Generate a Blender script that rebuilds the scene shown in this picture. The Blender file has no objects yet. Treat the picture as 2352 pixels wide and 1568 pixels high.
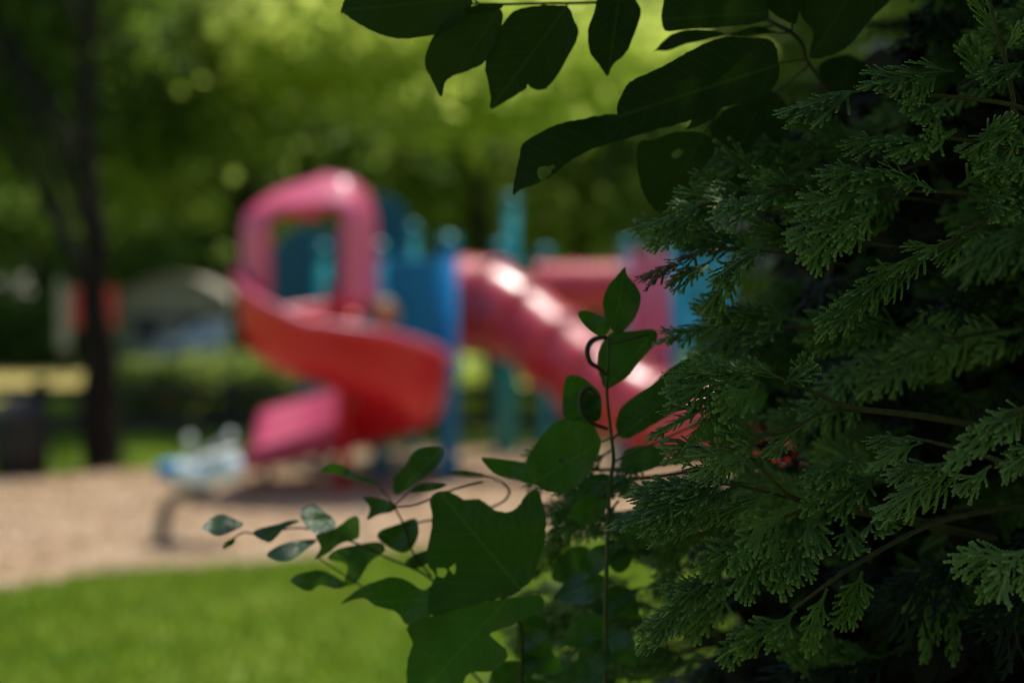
import bpy, bmesh, math, random
import numpy as np
from mathutils import Vector, Matrix, Quaternion
from mathutils.geometry import delaunay_2d_cdt

random.seed(7)
RNG = np.random.default_rng(7)
scene = bpy.context.scene
COL = scene.collection

# ------------------------------------------------------------------ camera, sky, sun, exposure
CAM_Z = 1.5
LENS = 50.0
SC = 36.0 / LENS / 2352.0            # metres per drawing unit at one metre
PITCH = math.atan(51 * SC)           # looking slightly down
cam_d = bpy.data.cameras.new('camera')
cam = bpy.data.objects.new('camera', cam_d)
COL.objects.link(cam)
scene.camera = cam
cam.location = (0, 0, CAM_Z)
cam.rotation_euler = (math.pi / 2 - PITCH, 0, 0)
cam_d.lens = LENS
cam_d.sensor_width = 36
cam_d.clip_start = 0.05
cam_d.clip_end = 2000
cam_d.dof.use_dof = True
cam_d.dof.focus_distance = 1.50
cam_d.dof.aperture_fstop = 1.75

SUN = Vector((0.13, 0.28, 0.95)).normalized()
world = bpy.data.worlds.new('World')
scene.world = world
world.use_nodes = True
wn = world.node_tree.nodes
bg = wn['Background']
sky = wn.new('ShaderNodeTexSky')
sky.sky_type = 'NISHITA'
sky.sun_disc = False
sky.sun_elevation = math.asin(SUN.z)
sky.sun_rotation = math.atan2(SUN.x, SUN.y)
world.node_tree.links.new(sky.outputs[0], bg.inputs[0])
bg.inputs[1].default_value = 0.135
sun_d = bpy.data.lights.new('sun', 'SUN')
sun_d.energy = 4.2
sun_d.angle = math.radians(0.53)
sun_d.color = (1.0, 0.95, 0.86)
sun = bpy.data.objects.new('sun', sun_d)
sun.rotation_euler = SUN.to_track_quat('Z', 'Y').to_euler()
sun.location = (20, -12, 40)
COL.objects.link(sun)
scene.view_settings.view_transform = 'Standard'
scene.view_settings.look = 'None'
scene.view_settings.exposure = 0.1
scene.view_settings.gamma = 1.0
scene.cycles.use_denoising = True
scene.cycles.filter_width = 1.0
scene.cycles.max_bounces = 8
scene.cycles.transparent_max_bounces = 8
scene.cycles.sample_clamp_indirect = 6.0

FWD = Vector((0, math.cos(PITCH), -math.sin(PITCH)))
UP = Vector((0, math.sin(PITCH), math.cos(PITCH)))
RIGHT = Vector((1, 0, 0))
CAM = Vector((0, 0, CAM_Z))


def P(x, y, d):
    """a point of the place: x, y on the drawing (2352 x 1568), d metres ahead"""
    d, x, y = float(d), float(x), float(y)
    return CAM + (FWD + RIGHT * ((x - 1176) * SC) + UP * ((784 - y) * SC)) * d


# ------------------------------------------------------------------ materials
def mat(name, color, rough=0.6, var=0.0, scale=8.0, color2=None, bump=0.0, bscale=60.0, spec=0.5,
        trans=0.0, coat=0.0, tcolor=None, island=0.0, metal=0.0, objvar=0.0, sheen=0.0, detail=4.0, veins=0.0, tipcol=None):
    m = bpy.data.materials.new(name)
    m.use_nodes = True
    nt = m.node_tree
    n, l = nt.nodes, nt.links
    b = n['Principled BSDF']
    out = n['Material Output']
    b.inputs['Roughness'].default_value = rough
    b.inputs['Specular IOR Level'].default_value = spec
    b.inputs['Metallic'].default_value = metal
    b.inputs['Coat Weight'].default_value = coat
    b.inputs['Coat Roughness'].default_value = 0.28
    c1 = (*color, 1)
    c2 = (*(color2 or tuple(c * (1 - var) for c in color)), 1)
    tc = n.new('ShaderNodeTexCoord')
    tex = n.new('ShaderNodeTexNoise')
    tex.inputs['Scale'].default_value = scale
    tex.inputs['Detail'].default_value = detail
    l.new(tc.outputs['Object'], tex.inputs['Vector'])
    ramp = n.new('ShaderNodeValToRGB')
    ramp.color_ramp.elements[0].position = 0.35
    ramp.color_ramp.elements[1].position = 0.65
    ramp.color_ramp.elements[0].color = c2
    ramp.color_ramp.elements[1].color = c1
    l.new(tex.outputs['Fac'], ramp.inputs['Fac'])
    colour = ramp.outputs['Color']
    if island or objvar:
        hsv = n.new('ShaderNodeHueSaturation')
        src = n.new('ShaderNodeNewGeometry').outputs['Random Per Island'] if island else n.new('ShaderNodeObjectInfo').outputs['Random']
        amt = island or objvar
        mr = n.new('ShaderNodeMapRange')
        mr.inputs['To Min'].default_value = 1 - amt
        mr.inputs['To Max'].default_value = 1 + amt
        l.new(src, mr.inputs['Value'])
        l.new(mr.outputs[0], hsv.inputs['Value'])
        mh = n.new('ShaderNodeMapRange')
        mh.inputs['To Min'].default_value = 0.5 + 0.03 * amt
        mh.inputs['To Max'].default_value = 0.5 - 0.03 * amt
        l.new(src, mh.inputs['Value'])
        l.new(mh.outputs[0], hsv.inputs['Hue'])
        l.new(colour, hsv.inputs['Color'])
        colour = hsv.outputs['Color']
    if tipcol:
        at = n.new('ShaderNodeAttribute')
        at.attribute_name = 'tip'
        tm = n.new('ShaderNodeMix')
        tm.data_type = 'RGBA'
        l.new(at.outputs['Fac'], tm.inputs['Factor'])
        l.new(colour, tm.inputs['A'])
        tm.inputs['B'].default_value = (*tipcol, 1)
        colour = tm.outputs['Result']
    vmask = None
    if veins:
        def mth(op, a, c=None):
            q = n.new('ShaderNodeMath')
            q.operation = op
            for k, val in enumerate((a, c)):
                if val is None:
                    continue
                if isinstance(val, (int, float)):
                    q.inputs[k].default_value = val
                else:
                    l.new(val, q.inputs[k])
            return q.outputs[0]
        uv = n.new('ShaderNodeUVMap')
        sep = n.new('ShaderNodeSeparateXYZ')
        l.new(uv.outputs[0], sep.inputs[0])
        av = mth('ABSOLUTE', sep.outputs[1])
        rib = mth('LESS_THAN', av, 0.010)
        ph = mth('FRACT', mth('MULTIPLY', mth('SUBTRACT', sep.outputs[0], mth('MULTIPLY', av, 0.85)), 8.0))
        side = mth('LESS_THAN', mth('ABSOLUTE', mth('SUBTRACT', ph, 0.5)), 0.035)
        vmask = mth('MAXIMUM', rib, mth('MULTIPLY', side, 0.55))
        vm = n.new('ShaderNodeMix')
        vm.data_type = 'RGBA'
        l.new(mth('MULTIPLY', vmask, veins), vm.inputs['Factor'])
        l.new(colour, vm.inputs['A'])
        vm.inputs['B'].default_value = (color[0] * 2.2, color[1] * 1.9, color[2] * 1.8, 1)
        colour = vm.outputs['Result']
    l.new(colour, b.inputs['Base Color'])
    if bump:
        bt = n.new('ShaderNodeTexNoise')
        bt.inputs['Scale'].default_value = bscale
        bt.inputs['Detail'].default_value = 6
        l.new(tc.outputs['Object'], bt.inputs['Vector'])
        bm = n.new('ShaderNodeBump')
        bm.inputs['Strength'].default_value = bump
        bm.inputs['Distance'].default_value = 0.02
        if vmask is not None:
            l.new(mth('ADD', mth('MULTIPLY', bt.outputs['Fac'], 0.5), mth('MULTIPLY', vmask, -0.6)), bm.inputs['Height'])
        else:
            l.new(bt.outputs['Fac'], bm.inputs['Height'])
        l.new(bm.outputs[0], b.inputs['Normal'])
    if trans:
        t = n.new('ShaderNodeBsdfTranslucent')
        if tcolor:
            t.inputs['Color'].default_value = (*tcolor, 1)
            if island or objvar:
                mx = n.new('ShaderNodeMix')
                mx.data_type = 'RGBA'
                mx.blend_type = 'MULTIPLY'
                mx.inputs['Factor'].default_value = 1.0
                mx.inputs['A'].default_value = (*tcolor, 1)
                comb = n.new('ShaderNodeCombineColor')
                for k in range(3):
                    l.new(mr.outputs[0], comb.inputs[k])
                l.new(comb.outputs[0], mx.inputs['B'])
                l.new(mx.outputs['Result'], t.inputs['Color'])
        else:
            l.new(colour, t.inputs['Color'])
        mixs = n.new('ShaderNodeMixShader')
        mixs.inputs[0].default_value = trans
        l.new(b.outputs[0], mixs.inputs[1])
        l.new(t.outputs[0], mixs.inputs[2])
        l.new(mixs.outputs[0], out.inputs['Surface'])
    return m


M = {}
M['lawn'] = mat('lawn', (0.26, 0.325, 0.055), 0.9, scale=1.3, color2=(0.12, 0.225, 0.020), bump=0.3, bscale=120, spec=0.15, detail=8)
M['grass_blade'] = mat('grass_blade', (0.275, 0.33, 0.055), 0.7, scale=1.3, color2=(0.125, 0.23, 0.02), spec=0.2, trans=0.4, tcolor=(0.30, 0.42, 0.02), island=0.35)
M['mulch'] = mat('mulch', (0.50, 0.37, 0.24), 0.95, scale=1.1, color2=(0.41, 0.275, 0.15), bump=0.9, bscale=55, spec=0.1, detail=10)
M['chip'] = mat('chip', (0.56, 0.43, 0.29), 0.9, scale=3, color2=(0.36, 0.22, 0.12), island=0.45, spec=0.15)
M['straw'] = mat('straw', (0.50, 0.39, 0.13), 0.95, scale=1.6, color2=(0.34, 0.29, 0.08), bump=0.5, bscale=40, spec=0.1)
M['asphalt'] = mat('asphalt', (0.06, 0.06, 0.06), 0.9, var=0.3, scale=4, bump=0.3)
M['red_plastic'] = mat('red_plastic', (0.68, 0.004, 0.018), 0.42, scale=1.5, color2=(0.60, 0.003, 0.015), spec=0.45, coat=0.3, trans=0.12, tcolor=(0.85, 0.002, 0.006), bump=0.03, bscale=30)
M['coral_plastic'] = mat('coral_plastic', (0.62, 0.028, 0.045), 0.38, scale=1.5, color2=(0.54, 0.020, 0.034), spec=0.8, coat=0.6, trans=0.08, tcolor=(0.8, 0.01, 0.008), bump=0.05, bscale=20)
M['teal_dark'] = mat('teal_dark', (0.001, 0.095, 0.14), 0.4, scale=3, color2=(0.001, 0.08, 0.12), spec=0.35)
M['pink_sheen_plastic'] = mat('pink_sheen_plastic', (0.80, 0.085, 0.20), 0.46, scale=1.5, color2=(0.72, 0.07, 0.17), spec=0.8, coat=0.5, trans=0.10, tcolor=(0.8, 0.01, 0.008), bump=0.03, bscale=30)  # pink base also carries the sky sheen of the slide plastic
M['teal'] = mat('teal', (0.001, 0.24, 0.38), 0.3, scale=3, color2=(0.001, 0.21, 0.34), spec=0.4)
M['teal_green'] = mat('teal_green', (0.001, 0.26, 0.28), 0.3, scale=3, color2=(0.001, 0.23, 0.25), spec=0.45)
M['blue_panel'] = mat('blue_panel', (0.001, 0.30, 0.54), 0.45, scale=3, color2=(0.001, 0.27, 0.48), spec=0.3)
M['post_blue'] = mat('post_blue', (0.001, 0.22, 0.52), 0.3, scale=3, color2=(0.001, 0.19, 0.46), spec=0.45)
M['sky_blue'] = mat('sky_blue', (0.01, 0.34, 0.62), 0.4, scale=3, color2=(0.01, 0.27, 0.50))
M['lavender'] = mat('lavender', (0.42, 0.38, 0.52), 0.3, scale=3, var=0.08, spec=0.6)
M['cream'] = mat('cream', (0.42, 0.37, 0.17), 0.4, scale=3, var=0.1)
M['steel'] = mat('steel', (0.55, 0.57, 0.58), 0.25, scale=5, var=0.15, metal=0.9)
M['white_paint'] = mat('white_paint', (0.80, 0.80, 0.78), 0.3, scale=5, var=0.05, spec=0.6)
M['rider_blue'] = mat('rider_blue', (0.03, 0.24, 0.48), 0.35, scale=5, var=0.1)
M['rider_pale'] = mat('rider_pale', (0.72, 0.82, 0.86), 0.3, scale=5, var=0.06, spec=0.6)
M['brown_steel'] = mat('brown_steel', (0.10, 0.075, 0.065), 0.55, scale=9, var=0.25)
M['rubber'] = mat('rubber', (0.02, 0.02, 0.02), 0.7, scale=9, var=0.2)
M['black_metal'] = mat('black_metal', (0.012, 0.013, 0.012), 0.55, scale=7, var=0.3)
M['bark'] = mat('bark', (0.022, 0.018, 0.013), 0.95, scale=6, color2=(0.012, 0.010, 0.008), bump=0.8, bscale=22, spec=0.1)
M['bark_pale'] = mat('bark_pale', (0.10, 0.09, 0.07), 0.95, scale=6, color2=(0.05, 0.045, 0.035), bump=0.8, bscale=22, spec=0.1)
M['fence_wood'] = mat('fence_wood', (0.045, 0.036, 0.026), 0.9, scale=6, color2=(0.025, 0.02, 0.015), bump=0.5, bscale=30)
M['leaf_dark'] = mat('leaf_dark', (0.065, 0.115, 0.026), 0.6, scale=0.7, color2=(0.042, 0.08, 0.018), spec=0.3, trans=0.45, tcolor=(0.24, 0.38, 0.04), island=0.4)
M['leaf_mid'] = mat('leaf_mid', (0.095, 0.15, 0.026), 0.6, scale=0.6, color2=(0.06, 0.105, 0.018), spec=0.3, trans=0.48, tcolor=(0.46, 0.60, 0.11), island=0.4)
M['leaf_bright'] = mat('leaf_bright', (0.20, 0.28, 0.03), 0.55, scale=0.6, color2=(0.15, 0.225, 0.022), spec=0.3, trans=0.6, tcolor=(0.84, 0.95, 0.20), island=0.35)
M['leaf_grey'] = mat('leaf_grey', (0.15, 0.20, 0.05), 0.6, scale=0.5, color2=(0.105, 0.15, 0.036), spec=0.3, trans=0.5, tcolor=(0.48, 0.60, 0.12), island=0.35)
M['orange_petal'] = mat('orange_petal', (0.65, 0.20, 0.02), 0.5, scale=5, var=0.2, trans=0.3)
M['roof_beige'] = mat('roof_beige', (0.42, 0.38, 0.27), 0.85, scale=2, var=0.15, bump=0.2)
M['wall_grey'] = mat('wall_grey', (0.30, 0.31, 0.30), 0.8, scale=2, var=0.12)
M['trim_dark'] = mat('trim_dark', (0.05, 0.05, 0.055), 0.6, scale=3, var=0.2)
M['glass'] = mat('glass', (0.02, 0.025, 0.03), 0.08, scale=3, var=0.1, spec=0.8)
M['car_paint'] = mat('car_paint', (0.42, 0.50, 0.58), 0.25, scale=3, var=0.04, spec=0.6, coat=0.6)
M['tyre'] = mat('tyre', (0.012, 0.012, 0.012), 0.8, scale=9, var=0.2)
M['sign_red'] = mat('sign_red', (0.48, 0.018, 0.02), 0.45, scale=3, var=0.08)
M['sign_pale'] = mat('sign_pale', (0.24, 0.26, 0.23), 0.6, scale=3, var=0.1)
M['umber'] = mat('umber', (0.16, 0.05, 0.02), 0.8, scale=3, var=0.2)
# near plants
M['thuja'] = mat('thuja', (0.095, 0.175, 0.040), 0.55, tipcol=(0.30, 0.44, 0.12), scale=55, color2=(0.058, 0.122, 0.028), spec=0.25, trans=0.14, tcolor=(0.06, 0.14, 0.02), objvar=0.28, bump=0.25, bscale=700)
M['thuja_young'] = mat('thuja_young', (0.15, 0.25, 0.06), 0.44, tipcol=(0.36, 0.48, 0.14), scale=50, color2=(0.10, 0.18, 0.045), spec=0.4, trans=0.14, tcolor=(0.10, 0.18, 0.02), objvar=0.22, bump=0.25, bscale=700)
M['thuja_old_shaded'] = mat('thuja_old_shaded', (0.018, 0.034, 0.015), 0.6, scale=30, color2=(0.010, 0.020, 0.008), spec=0.3, trans=0.1, tcolor=(0.02, 0.04, 0.01), island=0.3)  # older inner sprays, with the shade between fronds put into the dark colour
M['thuja_dead_shaded'] = mat('thuja_dead_shaded', (0.022, 0.017, 0.010), 0.8, scale=30, color2=(0.013, 0.014, 0.007), spec=0.2, island=0.4)  # dead brown, darkened further to stand for deep shade
M['thuja_bronze'] = mat('thuja_bronze', (0.13, 0.085, 0.03), 0.6, scale=50, color2=(0.07, 0.06, 0.022), spec=0.3, bump=0.25, bscale=700)
M['thuja_twig'] = mat('thuja_twig', (0.095, 0.07, 0.025), 0.7, scale=80, color2=(0.05, 0.06, 0.02), bump=0.5, bscale=300, spec=0.3)
M['leaf_top'] = mat('leaf_top', (0.028, 0.052, 0.010), 0.65, scale=26, color2=(0.021, 0.042, 0.008), spec=0.15, trans=0.25, tcolor=(0.035, 0.075, 0.006), objvar=0.2, bump=0.3, bscale=120, veins=0.65)
M['leaf_sap'] = mat('leaf_sap', (0.044, 0.105, 0.018), 0.42, scale=14, color2=(0.022, 0.060, 0.009), spec=0.45, trans=0.38, tcolor=(0.06, 0.185, 0.010), objvar=0.25, bump=0.3, bscale=120, veins=0.65)
M['leaf_small'] = mat('leaf_small', (0.046, 0.100, 0.032), 0.40, scale=22, color2=(0.026, 0.064, 0.018), spec=0.5, trans=0.28, tcolor=(0.06, 0.16, 0.012), objvar=0.3, bump=0.3, bscale=150, veins=0.65)
M['stem_green'] = mat('stem_green', (0.05, 0.065, 0.018), 0.6, scale=40, var=0.3)
M['stem_brown'] = mat('stem_brown', (0.04, 0.026, 0.016), 0.7, scale=40, var=0.3)


# ------------------------------------------------------------------ mesh helpers
def link(name, me, m=None, parent=None, smooth=False):
    o = bpy.data.objects.new(name, me)
    COL.objects.link(o)
    if m is not None:
        me.materials.append(M[m] if isinstance(m, str) else m)
    if parent is not None:
        o.parent = parent
    if smooth and len(me.polygons):
        me.polygons.foreach_set('use_smooth', [True] * len(me.polygons))
    return o


def build(name, vf, m=None, parent=None, smooth=False):
    me = bpy.data.meshes.new(name)
    me.from_pydata([tuple(v) for v in vf[0]], [], vf[1])
    me.update()
    return link(name, me, m, parent, smooth)


def np_mesh(name, verts, quads):
    """fast mesh of equal-sized faces from arrays"""
    me = bpy.data.meshes.new(name)
    nv, (nf, k) = len(verts), quads.shape
    me.vertices.add(nv)
    me.vertices.foreach_set('co', np.ascontiguousarray(verts, dtype=np.float32).ravel())
    me.loops.add(nf * k)
    me.loops.foreach_set('vertex_index', np.ascontiguousarray(quads, dtype=np.int32).ravel())
    me.polygons.add(nf)
    me.polygons.foreach_set('loop_start', np.arange(0, nf * k, k, dtype=np.int32))
    me.polygons.foreach_set('loop_total', np.full(nf, k, dtype=np.int32))
    me.update(calc_edges=True)
    return me


def thing(name, label, cat, loc=(0, 0, 0), group=None):
    o = bpy.data.objects.new(name, None)
    o.empty_display_size = 0.1
    COL.objects.link(o)
    o.location = loc
    tag(o, label, cat, group)
    return o


def tag(o, label, cat=None, group=None, kind=None):
    o['label'] = label
    if cat:
        o['category'] = cat
    if group:
        o['group'] = group
    if kind:
        o['kind'] = kind
    return o


def keep(o, parent):
    """parent without moving (parents here are only translated)"""
    o.parent = parent
    w = Vector((0, 0, 0))
    q = parent
    while q is not None:
        w += q.location
        q = q.parent
    o.location = o.location - w
    return o


def merge(*parts):
    V, F = [], []
    for v, f in parts:
        k = len(V)
        V += [tuple(p) for p in v]
        F += [tuple(i + k for i in q) for q in f]
    return V, F


def box(x0, x1, y0, y1, z0, z1):
    v = [(x0, y0, z0), (x1, y0, z0), (x1, y1, z0), (x0, y1, z0), (x0, y0, z1), (x1, y0, z1), (x1, y1, z1), (x0, y1, z1)]
    f = [(0, 3, 2, 1), (4, 5, 6, 7), (0, 1, 5, 4), (1, 2, 6, 5), (2, 3, 7, 6), (3, 0, 4, 7)]
    return v, f


def slab(a, b, z0, z1, th):
    """upright board between plan points a and b"""
    a, b = Vector(a), Vector(b)
    d = (b - a).normalized()
    n = Vector((-d.y, d.x)) * th / 2
    c = [a - n, b - n, b + n, a + n]
    v = [(p.x, p.y, z0) for p in c] + [(p.x, p.y, z1) for p in c]
    f = [(0, 3, 2, 1), (4, 5, 6, 7), (0, 1, 5, 4), (1, 2, 6, 5), (2, 3, 7, 6), (3, 0, 4, 7)]
    return v, f


def bevel(o, w=0.02, seg=3):
    b = o.modifiers.new('bevel', 'BEVEL')
    b.width = w
    b.segments = seg
    b.limit_method = 'ANGLE'
    return o


def tube(pts, rad, n=8, cap=True):
    pts = [Vector(p) for p in pts]
    if not hasattr(rad, '__len__'):
        rad = [rad] * len(pts)
    V, F = [], []
    t0 = (pts[1] - pts[0]).normalized()
    ref = Vector((0, 0, 1)) if abs(t0.z) < 0.9 else Vector((1, 0, 0))
    u = t0.cross(ref).normalized()
    for i, p in enumerate(pts):
        t = (pts[min(i + 1, len(pts) - 1)] - pts[max(i - 1, 0)]).normalized()
        u = (u - t * u.dot(t)).normalized()
        w = t.cross(u)
        for k in range(n):
            a = 2 * math.pi * k / n
            V.append(p + (u * math.cos(a) + w * math.sin(a)) * rad[i])
    for i in range(len(pts) - 1):
        for k in range(n):
            k2 = (k + 1) % n
            F.append((i * n + k, i * n + k2, (i + 1) * n + k2, (i + 1) * n + k))
    if cap:
        F.append(tuple(range(n - 1, -1, -1)))
        F.append(tuple((len(pts) - 1) * n + k for k in range(n)))
    return V, F


def lathe(c, prof, n=20):
    V, F = [], []
    for r, z in prof:
        for k in range(n):
            a = 2 * math.pi * k / n
            V.append((c[0] + r * math.cos(a), c[1] + r * math.sin(a), c[2] + z))
    for i in range(len(prof) - 1):
        for k in range(n):
            k2 = (k + 1) % n
            F.append((i * n + k, i * n + k2, (i + 1) * n + k2, (i + 1) * n + k))
    F.append(tuple(range(n - 1, -1, -1)))
    F.append(tuple((len(prof) - 1) * n + k for k in range(n)))
    return V, F


def spline(pts, n=6, closed=False):
    """Catmull-Rom through points of any dimension"""
    p = np.array(pts, dtype=float)
    N = len(p)
    out = []
    rng = range(N) if closed else range(N - 1)
    for i in rng:
        if closed:
            a, b, c, d = p[(i - 1) % N], p[i], p[(i + 1) % N], p[(i + 2) % N]
        else:
            a, b, c, d = p[max(i - 1, 0)], p[i], p[i + 1], p[min(i + 2, N - 1)]
        for k in range(n):
            t = k / n
            out.append(0.5 * ((2 * b) + (c - a) * t + (2 * a - 5 * b + 4 * c - d) * t * t + (3 * b - 3 * c + d - a) * t ** 3))
    if not closed:
        out.append(p[-1])
    return np.array(out)


# ------------------------------------------------------------------ the ground
def sheet(name, poly, z, m, label):
    n = len(poly)
    o = build(name, ([(x, y, z) for x, y in poly], [tuple(range(n))]), m)
    o['kind'] = 'structure'
    o['label'] = label
    return o


sheet('lawn', [(-400, -60), (400, -60), (400, 700), (-400, 700)], 0.0, 'lawn', 'mown green lawn in front of the play area')


def ground(x, y):
    """point of level ground seen at x, y on the drawing"""
    ray = P(x, y, 1) - CAM
    t = -CAM_Z / ray.z
    return CAM + ray * t


edge = [(-220, 1385), (0, 1356), (250, 1318), (620, 1292), (900, 1268), (1250, 1240), (1700, 1215), (2300, 1190),
        (2400, 1105), (2000, 1052), (1500, 1030), (1050, 1026), (850, 1030), (560, 1062), (300, 1082), (0, 1098), (-260, 1112)]
sm = spline([(ground(x, y).x, ground(x, y).y) for x, y in edge], 14, closed=True)
sm = sm + RNG.normal(0, 0.035, sm.shape)
MULCH = [(float(a), float(b)) for a, b in sm]
sheet('wood_chip_ground', MULCH, 0.006, 'mulch', 'tan wood chip safety surface under the play equipment')


def inside(pts, poly):
    poly = np.asarray(poly)
    x, y = pts[:, 0], pts[:, 1]
    r = np.zeros(len(pts), bool)
    j = len(poly) - 1
    for i in range(len(poly)):
        xi, yi = poly[i]
        xj, yj = poly[j]
        c = ((yi > y) != (yj > y)) & (x < (xj - xi) * (y - yi) / (yj - yi + 1e-12) + xi)
        r ^= c
        j = i
    return r


field = [(ground(x, y).x, ground(x, y).y) for x, y in [(-300, 922), (60, 920), (380, 908), (400, 872), (205, 852), (-300, 848)]]
sheet('straw_field', field, 0.005, 'straw', 'yellow strip of dry grass beyond the rail fence')
road = [(-60, 43.5), (60, 43.5), (60, 50.5), (-60, 50.5)]
sheet('road', road, 0.005, 'asphalt', 'grey road beyond the park')


def blades(n, region, poly_out=None, poly_in=None, h=(0.03, 0.07), w=0.006):
    x = RNG.uniform(region[0], region[1], n)
    y = region[2] + (region[3] - region[2]) * RNG.random(n) ** 1.3
    p = np.stack([x, y], 1)
    ok = np.ones(n, bool)
    if poly_out is not None:
        ok &= ~inside(p, poly_out)
    ok &= np.abs(p[:, 0] / np.maximum(p[:, 1], 0.1)) < 0.42
    p = p[ok]
    n = len(p)
    a = RNG.uniform(0, 2 * math.pi, n)
    hh = RNG.uniform(h[0], h[1], n)
    ww = w * (0.6 + 0.8 * RNG.random(n)) * (0.6 + p[:, 1] / 9)
    lx, ly = RNG.normal(0, 0.35, n) * hh, RNG.normal(0, 0.35, n) * hh
    dx, dy = np.cos(a) * ww, np.sin(a) * ww
    z0 = np.zeros(n)
    v = np.stack([np.stack([p[:, 0] - dx, p[:, 1] - dy, z0], 1), np.stack([p[:, 0] + dx, p[:, 1] + dy, z0], 1),
                  np.stack([p[:, 0] + lx, p[:, 1] + ly, hh], 1)], 1).reshape(-1, 3)
    return v, np.arange(3 * n).reshape(-1, 3)


v, f = blades(90000, (-4.2, 4.2, 4.6, 10.4), MULCH)
o = link('grass', np_mesh('grass', v, f), 'grass_blade')
tag(o, 'short green grass growing on the lawn', kind='stuff')
v, f = blades(30000, (-9, 9, 12.8, 30.0), MULCH, h=(0.05, 0.12), w=0.010)
o = link('rough_grass', np_mesh('rough_grass', v, f), 'grass_blade')
tag(o, 'longer grass behind the play area', kind='stuff')

n = 26000
x = RNG.uniform(-5.5, 5.5, n)
y = RNG.uniform(7.2, 16.5, n)
p = np.stack([x, y], 1)
p = p[inside(p, MULCH) & (np.abs(x / y) < 0.42)]
n = len(p)
a = RNG.uniform(0, math.pi, n)
L = RNG.uniform(0.012, 0.04, n)
W = RNG.uniform(0.005, 0.012, n)
z = RNG.uniform(0.008, 0.028, n)
t1 = np.stack([np.cos(a) * L, np.sin(a) * L, RNG.normal(0, 0.25, n) * L], 1)
t2 = np.stack([-np.sin(a) * W, np.cos(a) * W, RNG.normal(0, 0.4, n) * W], 1)
c = np.stack([p[:, 0], p[:, 1], z], 1)
v = np.stack([c - t1 - t2, c + t1 - t2, c + t1 + t2, c - t1 + t2], 1).reshape(-1, 3)
o = link('wood_chips', np_mesh('wood_chips', v, np.arange(4 * n).reshape(-1, 4)), 'chip')
tag(o, 'loose tan wood chips lying on the play area', kind='stuff')


# ------------------------------------------------------------------ trees
def leaf_cards(centres, spread, per, size, flat=0.5, droop=0.0):
    """leaf-sized faces clustered round the twig ends 'centres'"""
    n = len(centres) * per
    c = np.repeat(centres, per, 0) + RNG.normal(0, 1, (n, 3)) * spread
    nrm = RNG.normal(0, 1, (n, 3))
    nrm[:, 2] = np.abs(nrm[:, 2]) + flat
    nrm /= np.linalg.norm(nrm, axis=1)[:, None]
    t = RNG.normal(0, 1, (n, 3))
    t[:, 2] -= droop
    t -= nrm * (t * nrm).sum(1)[:, None]
    t /= np.linalg.norm(t, axis=1)[:, None]
    b = np.cross(nrm, t)
    s = size * RNG.uniform(0.6, 1.3, n)[:, None]
    v = np.stack([c - t * s, c - b * s * 0.55 + nrm * s * 0.1, c + t * s, c + b * s * 0.55 + nrm * s * 0.1], 1).reshape(-1, 3)
    return v, np.arange(4 * n).reshape(-1, 4)


def ball_points(n, c, r, shell=0.5, zmin=None):
    d = RNG.normal(0, 1, (n, 3))
    d /= np.linalg.norm(d, axis=1)[:, None]
    q = (shell + (1 - shell) * RNG.random(n)) ** (1 / 1.5)
    p = d * q[:, None] * np.array(r) * (0.85 + 0.3 * RNG.random((n, 1))) + np.array(c)
    if zmin is not None:
        p = p[p[:, 2] > zmin]
    return p


def tree(name, label, base, height, r0, lobes, leaf, size, clumps, per, bark='bark', lean=(0, 0), group='trees around the play area',
         spread=None, limbs=7, zmin=None, droop=0.3, trunk_pts=None, flat=0.15, extra=()):
    """lobes: list of (centre, radii, share) relative to the base"""
    base = Vector(base)
    t = thing(name, label, 'tree', base, group)
    pts = trunk_pts or [(0, 0, -0.1), (lean[0] * 0.15, lean[1] * 0.15, height * 0.25), (lean[0] * 0.5, lean[1] * 0.5, height * 0.55),
                        (lean[0], lean[1], height * 0.95)]
    sp = spline(pts, 5)
    rad = [r0 * (1.0 - 0.8 * (q / (len(sp) - 1))) * (1.35 if q == 0 else 1.12 if q == 1 else 1) for q in range(len(sp))]
    parts = [tube(sp, rad, 10)]
    for k in range(limbs):
        i = int(len(sp) * (0.4 + 0.5 * k / limbs))
        c, r, s = lobes[k % len(lobes)]
        e = Vector(c) + Vector((random.uniform(-.6, .6) * r[0], random.uniform(-.6, .6) * r[1], random.uniform(-.5, .4) * r[2]))
        a0 = Vector(sp[i])
        mid = a0.lerp(e, 0.5) + Vector((0, 0, 0.12 * (e - a0).length))
        parts.append(tube(spline([a0, mid, e], 4), [rad[i] * 0.5 * (1 - 0.85 * q / 8) for q in range(9)], 6))
    for e in extra:
        es = spline(e, 5)
        parts.append(tube(es, list(np.linspace(r0 * 0.45, r0 * 0.12, len(es))), 8))
    build('trunk', merge(*parts), bark, t, True)
    cs = [ball_points(int(clumps * s), c, r, 0.25, zmin) for c, r, s in lobes]
    cs = np.concatenate(cs)
    v, f = leaf_cards(cs, spread or size * 1.8, per, size, flat=flat, droop=droop)
    o = link('crown', np_mesh('crown', v, f), leaf, t)
    return t


def gx(px, d):
    return (px - 1176) * SC * d


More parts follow.
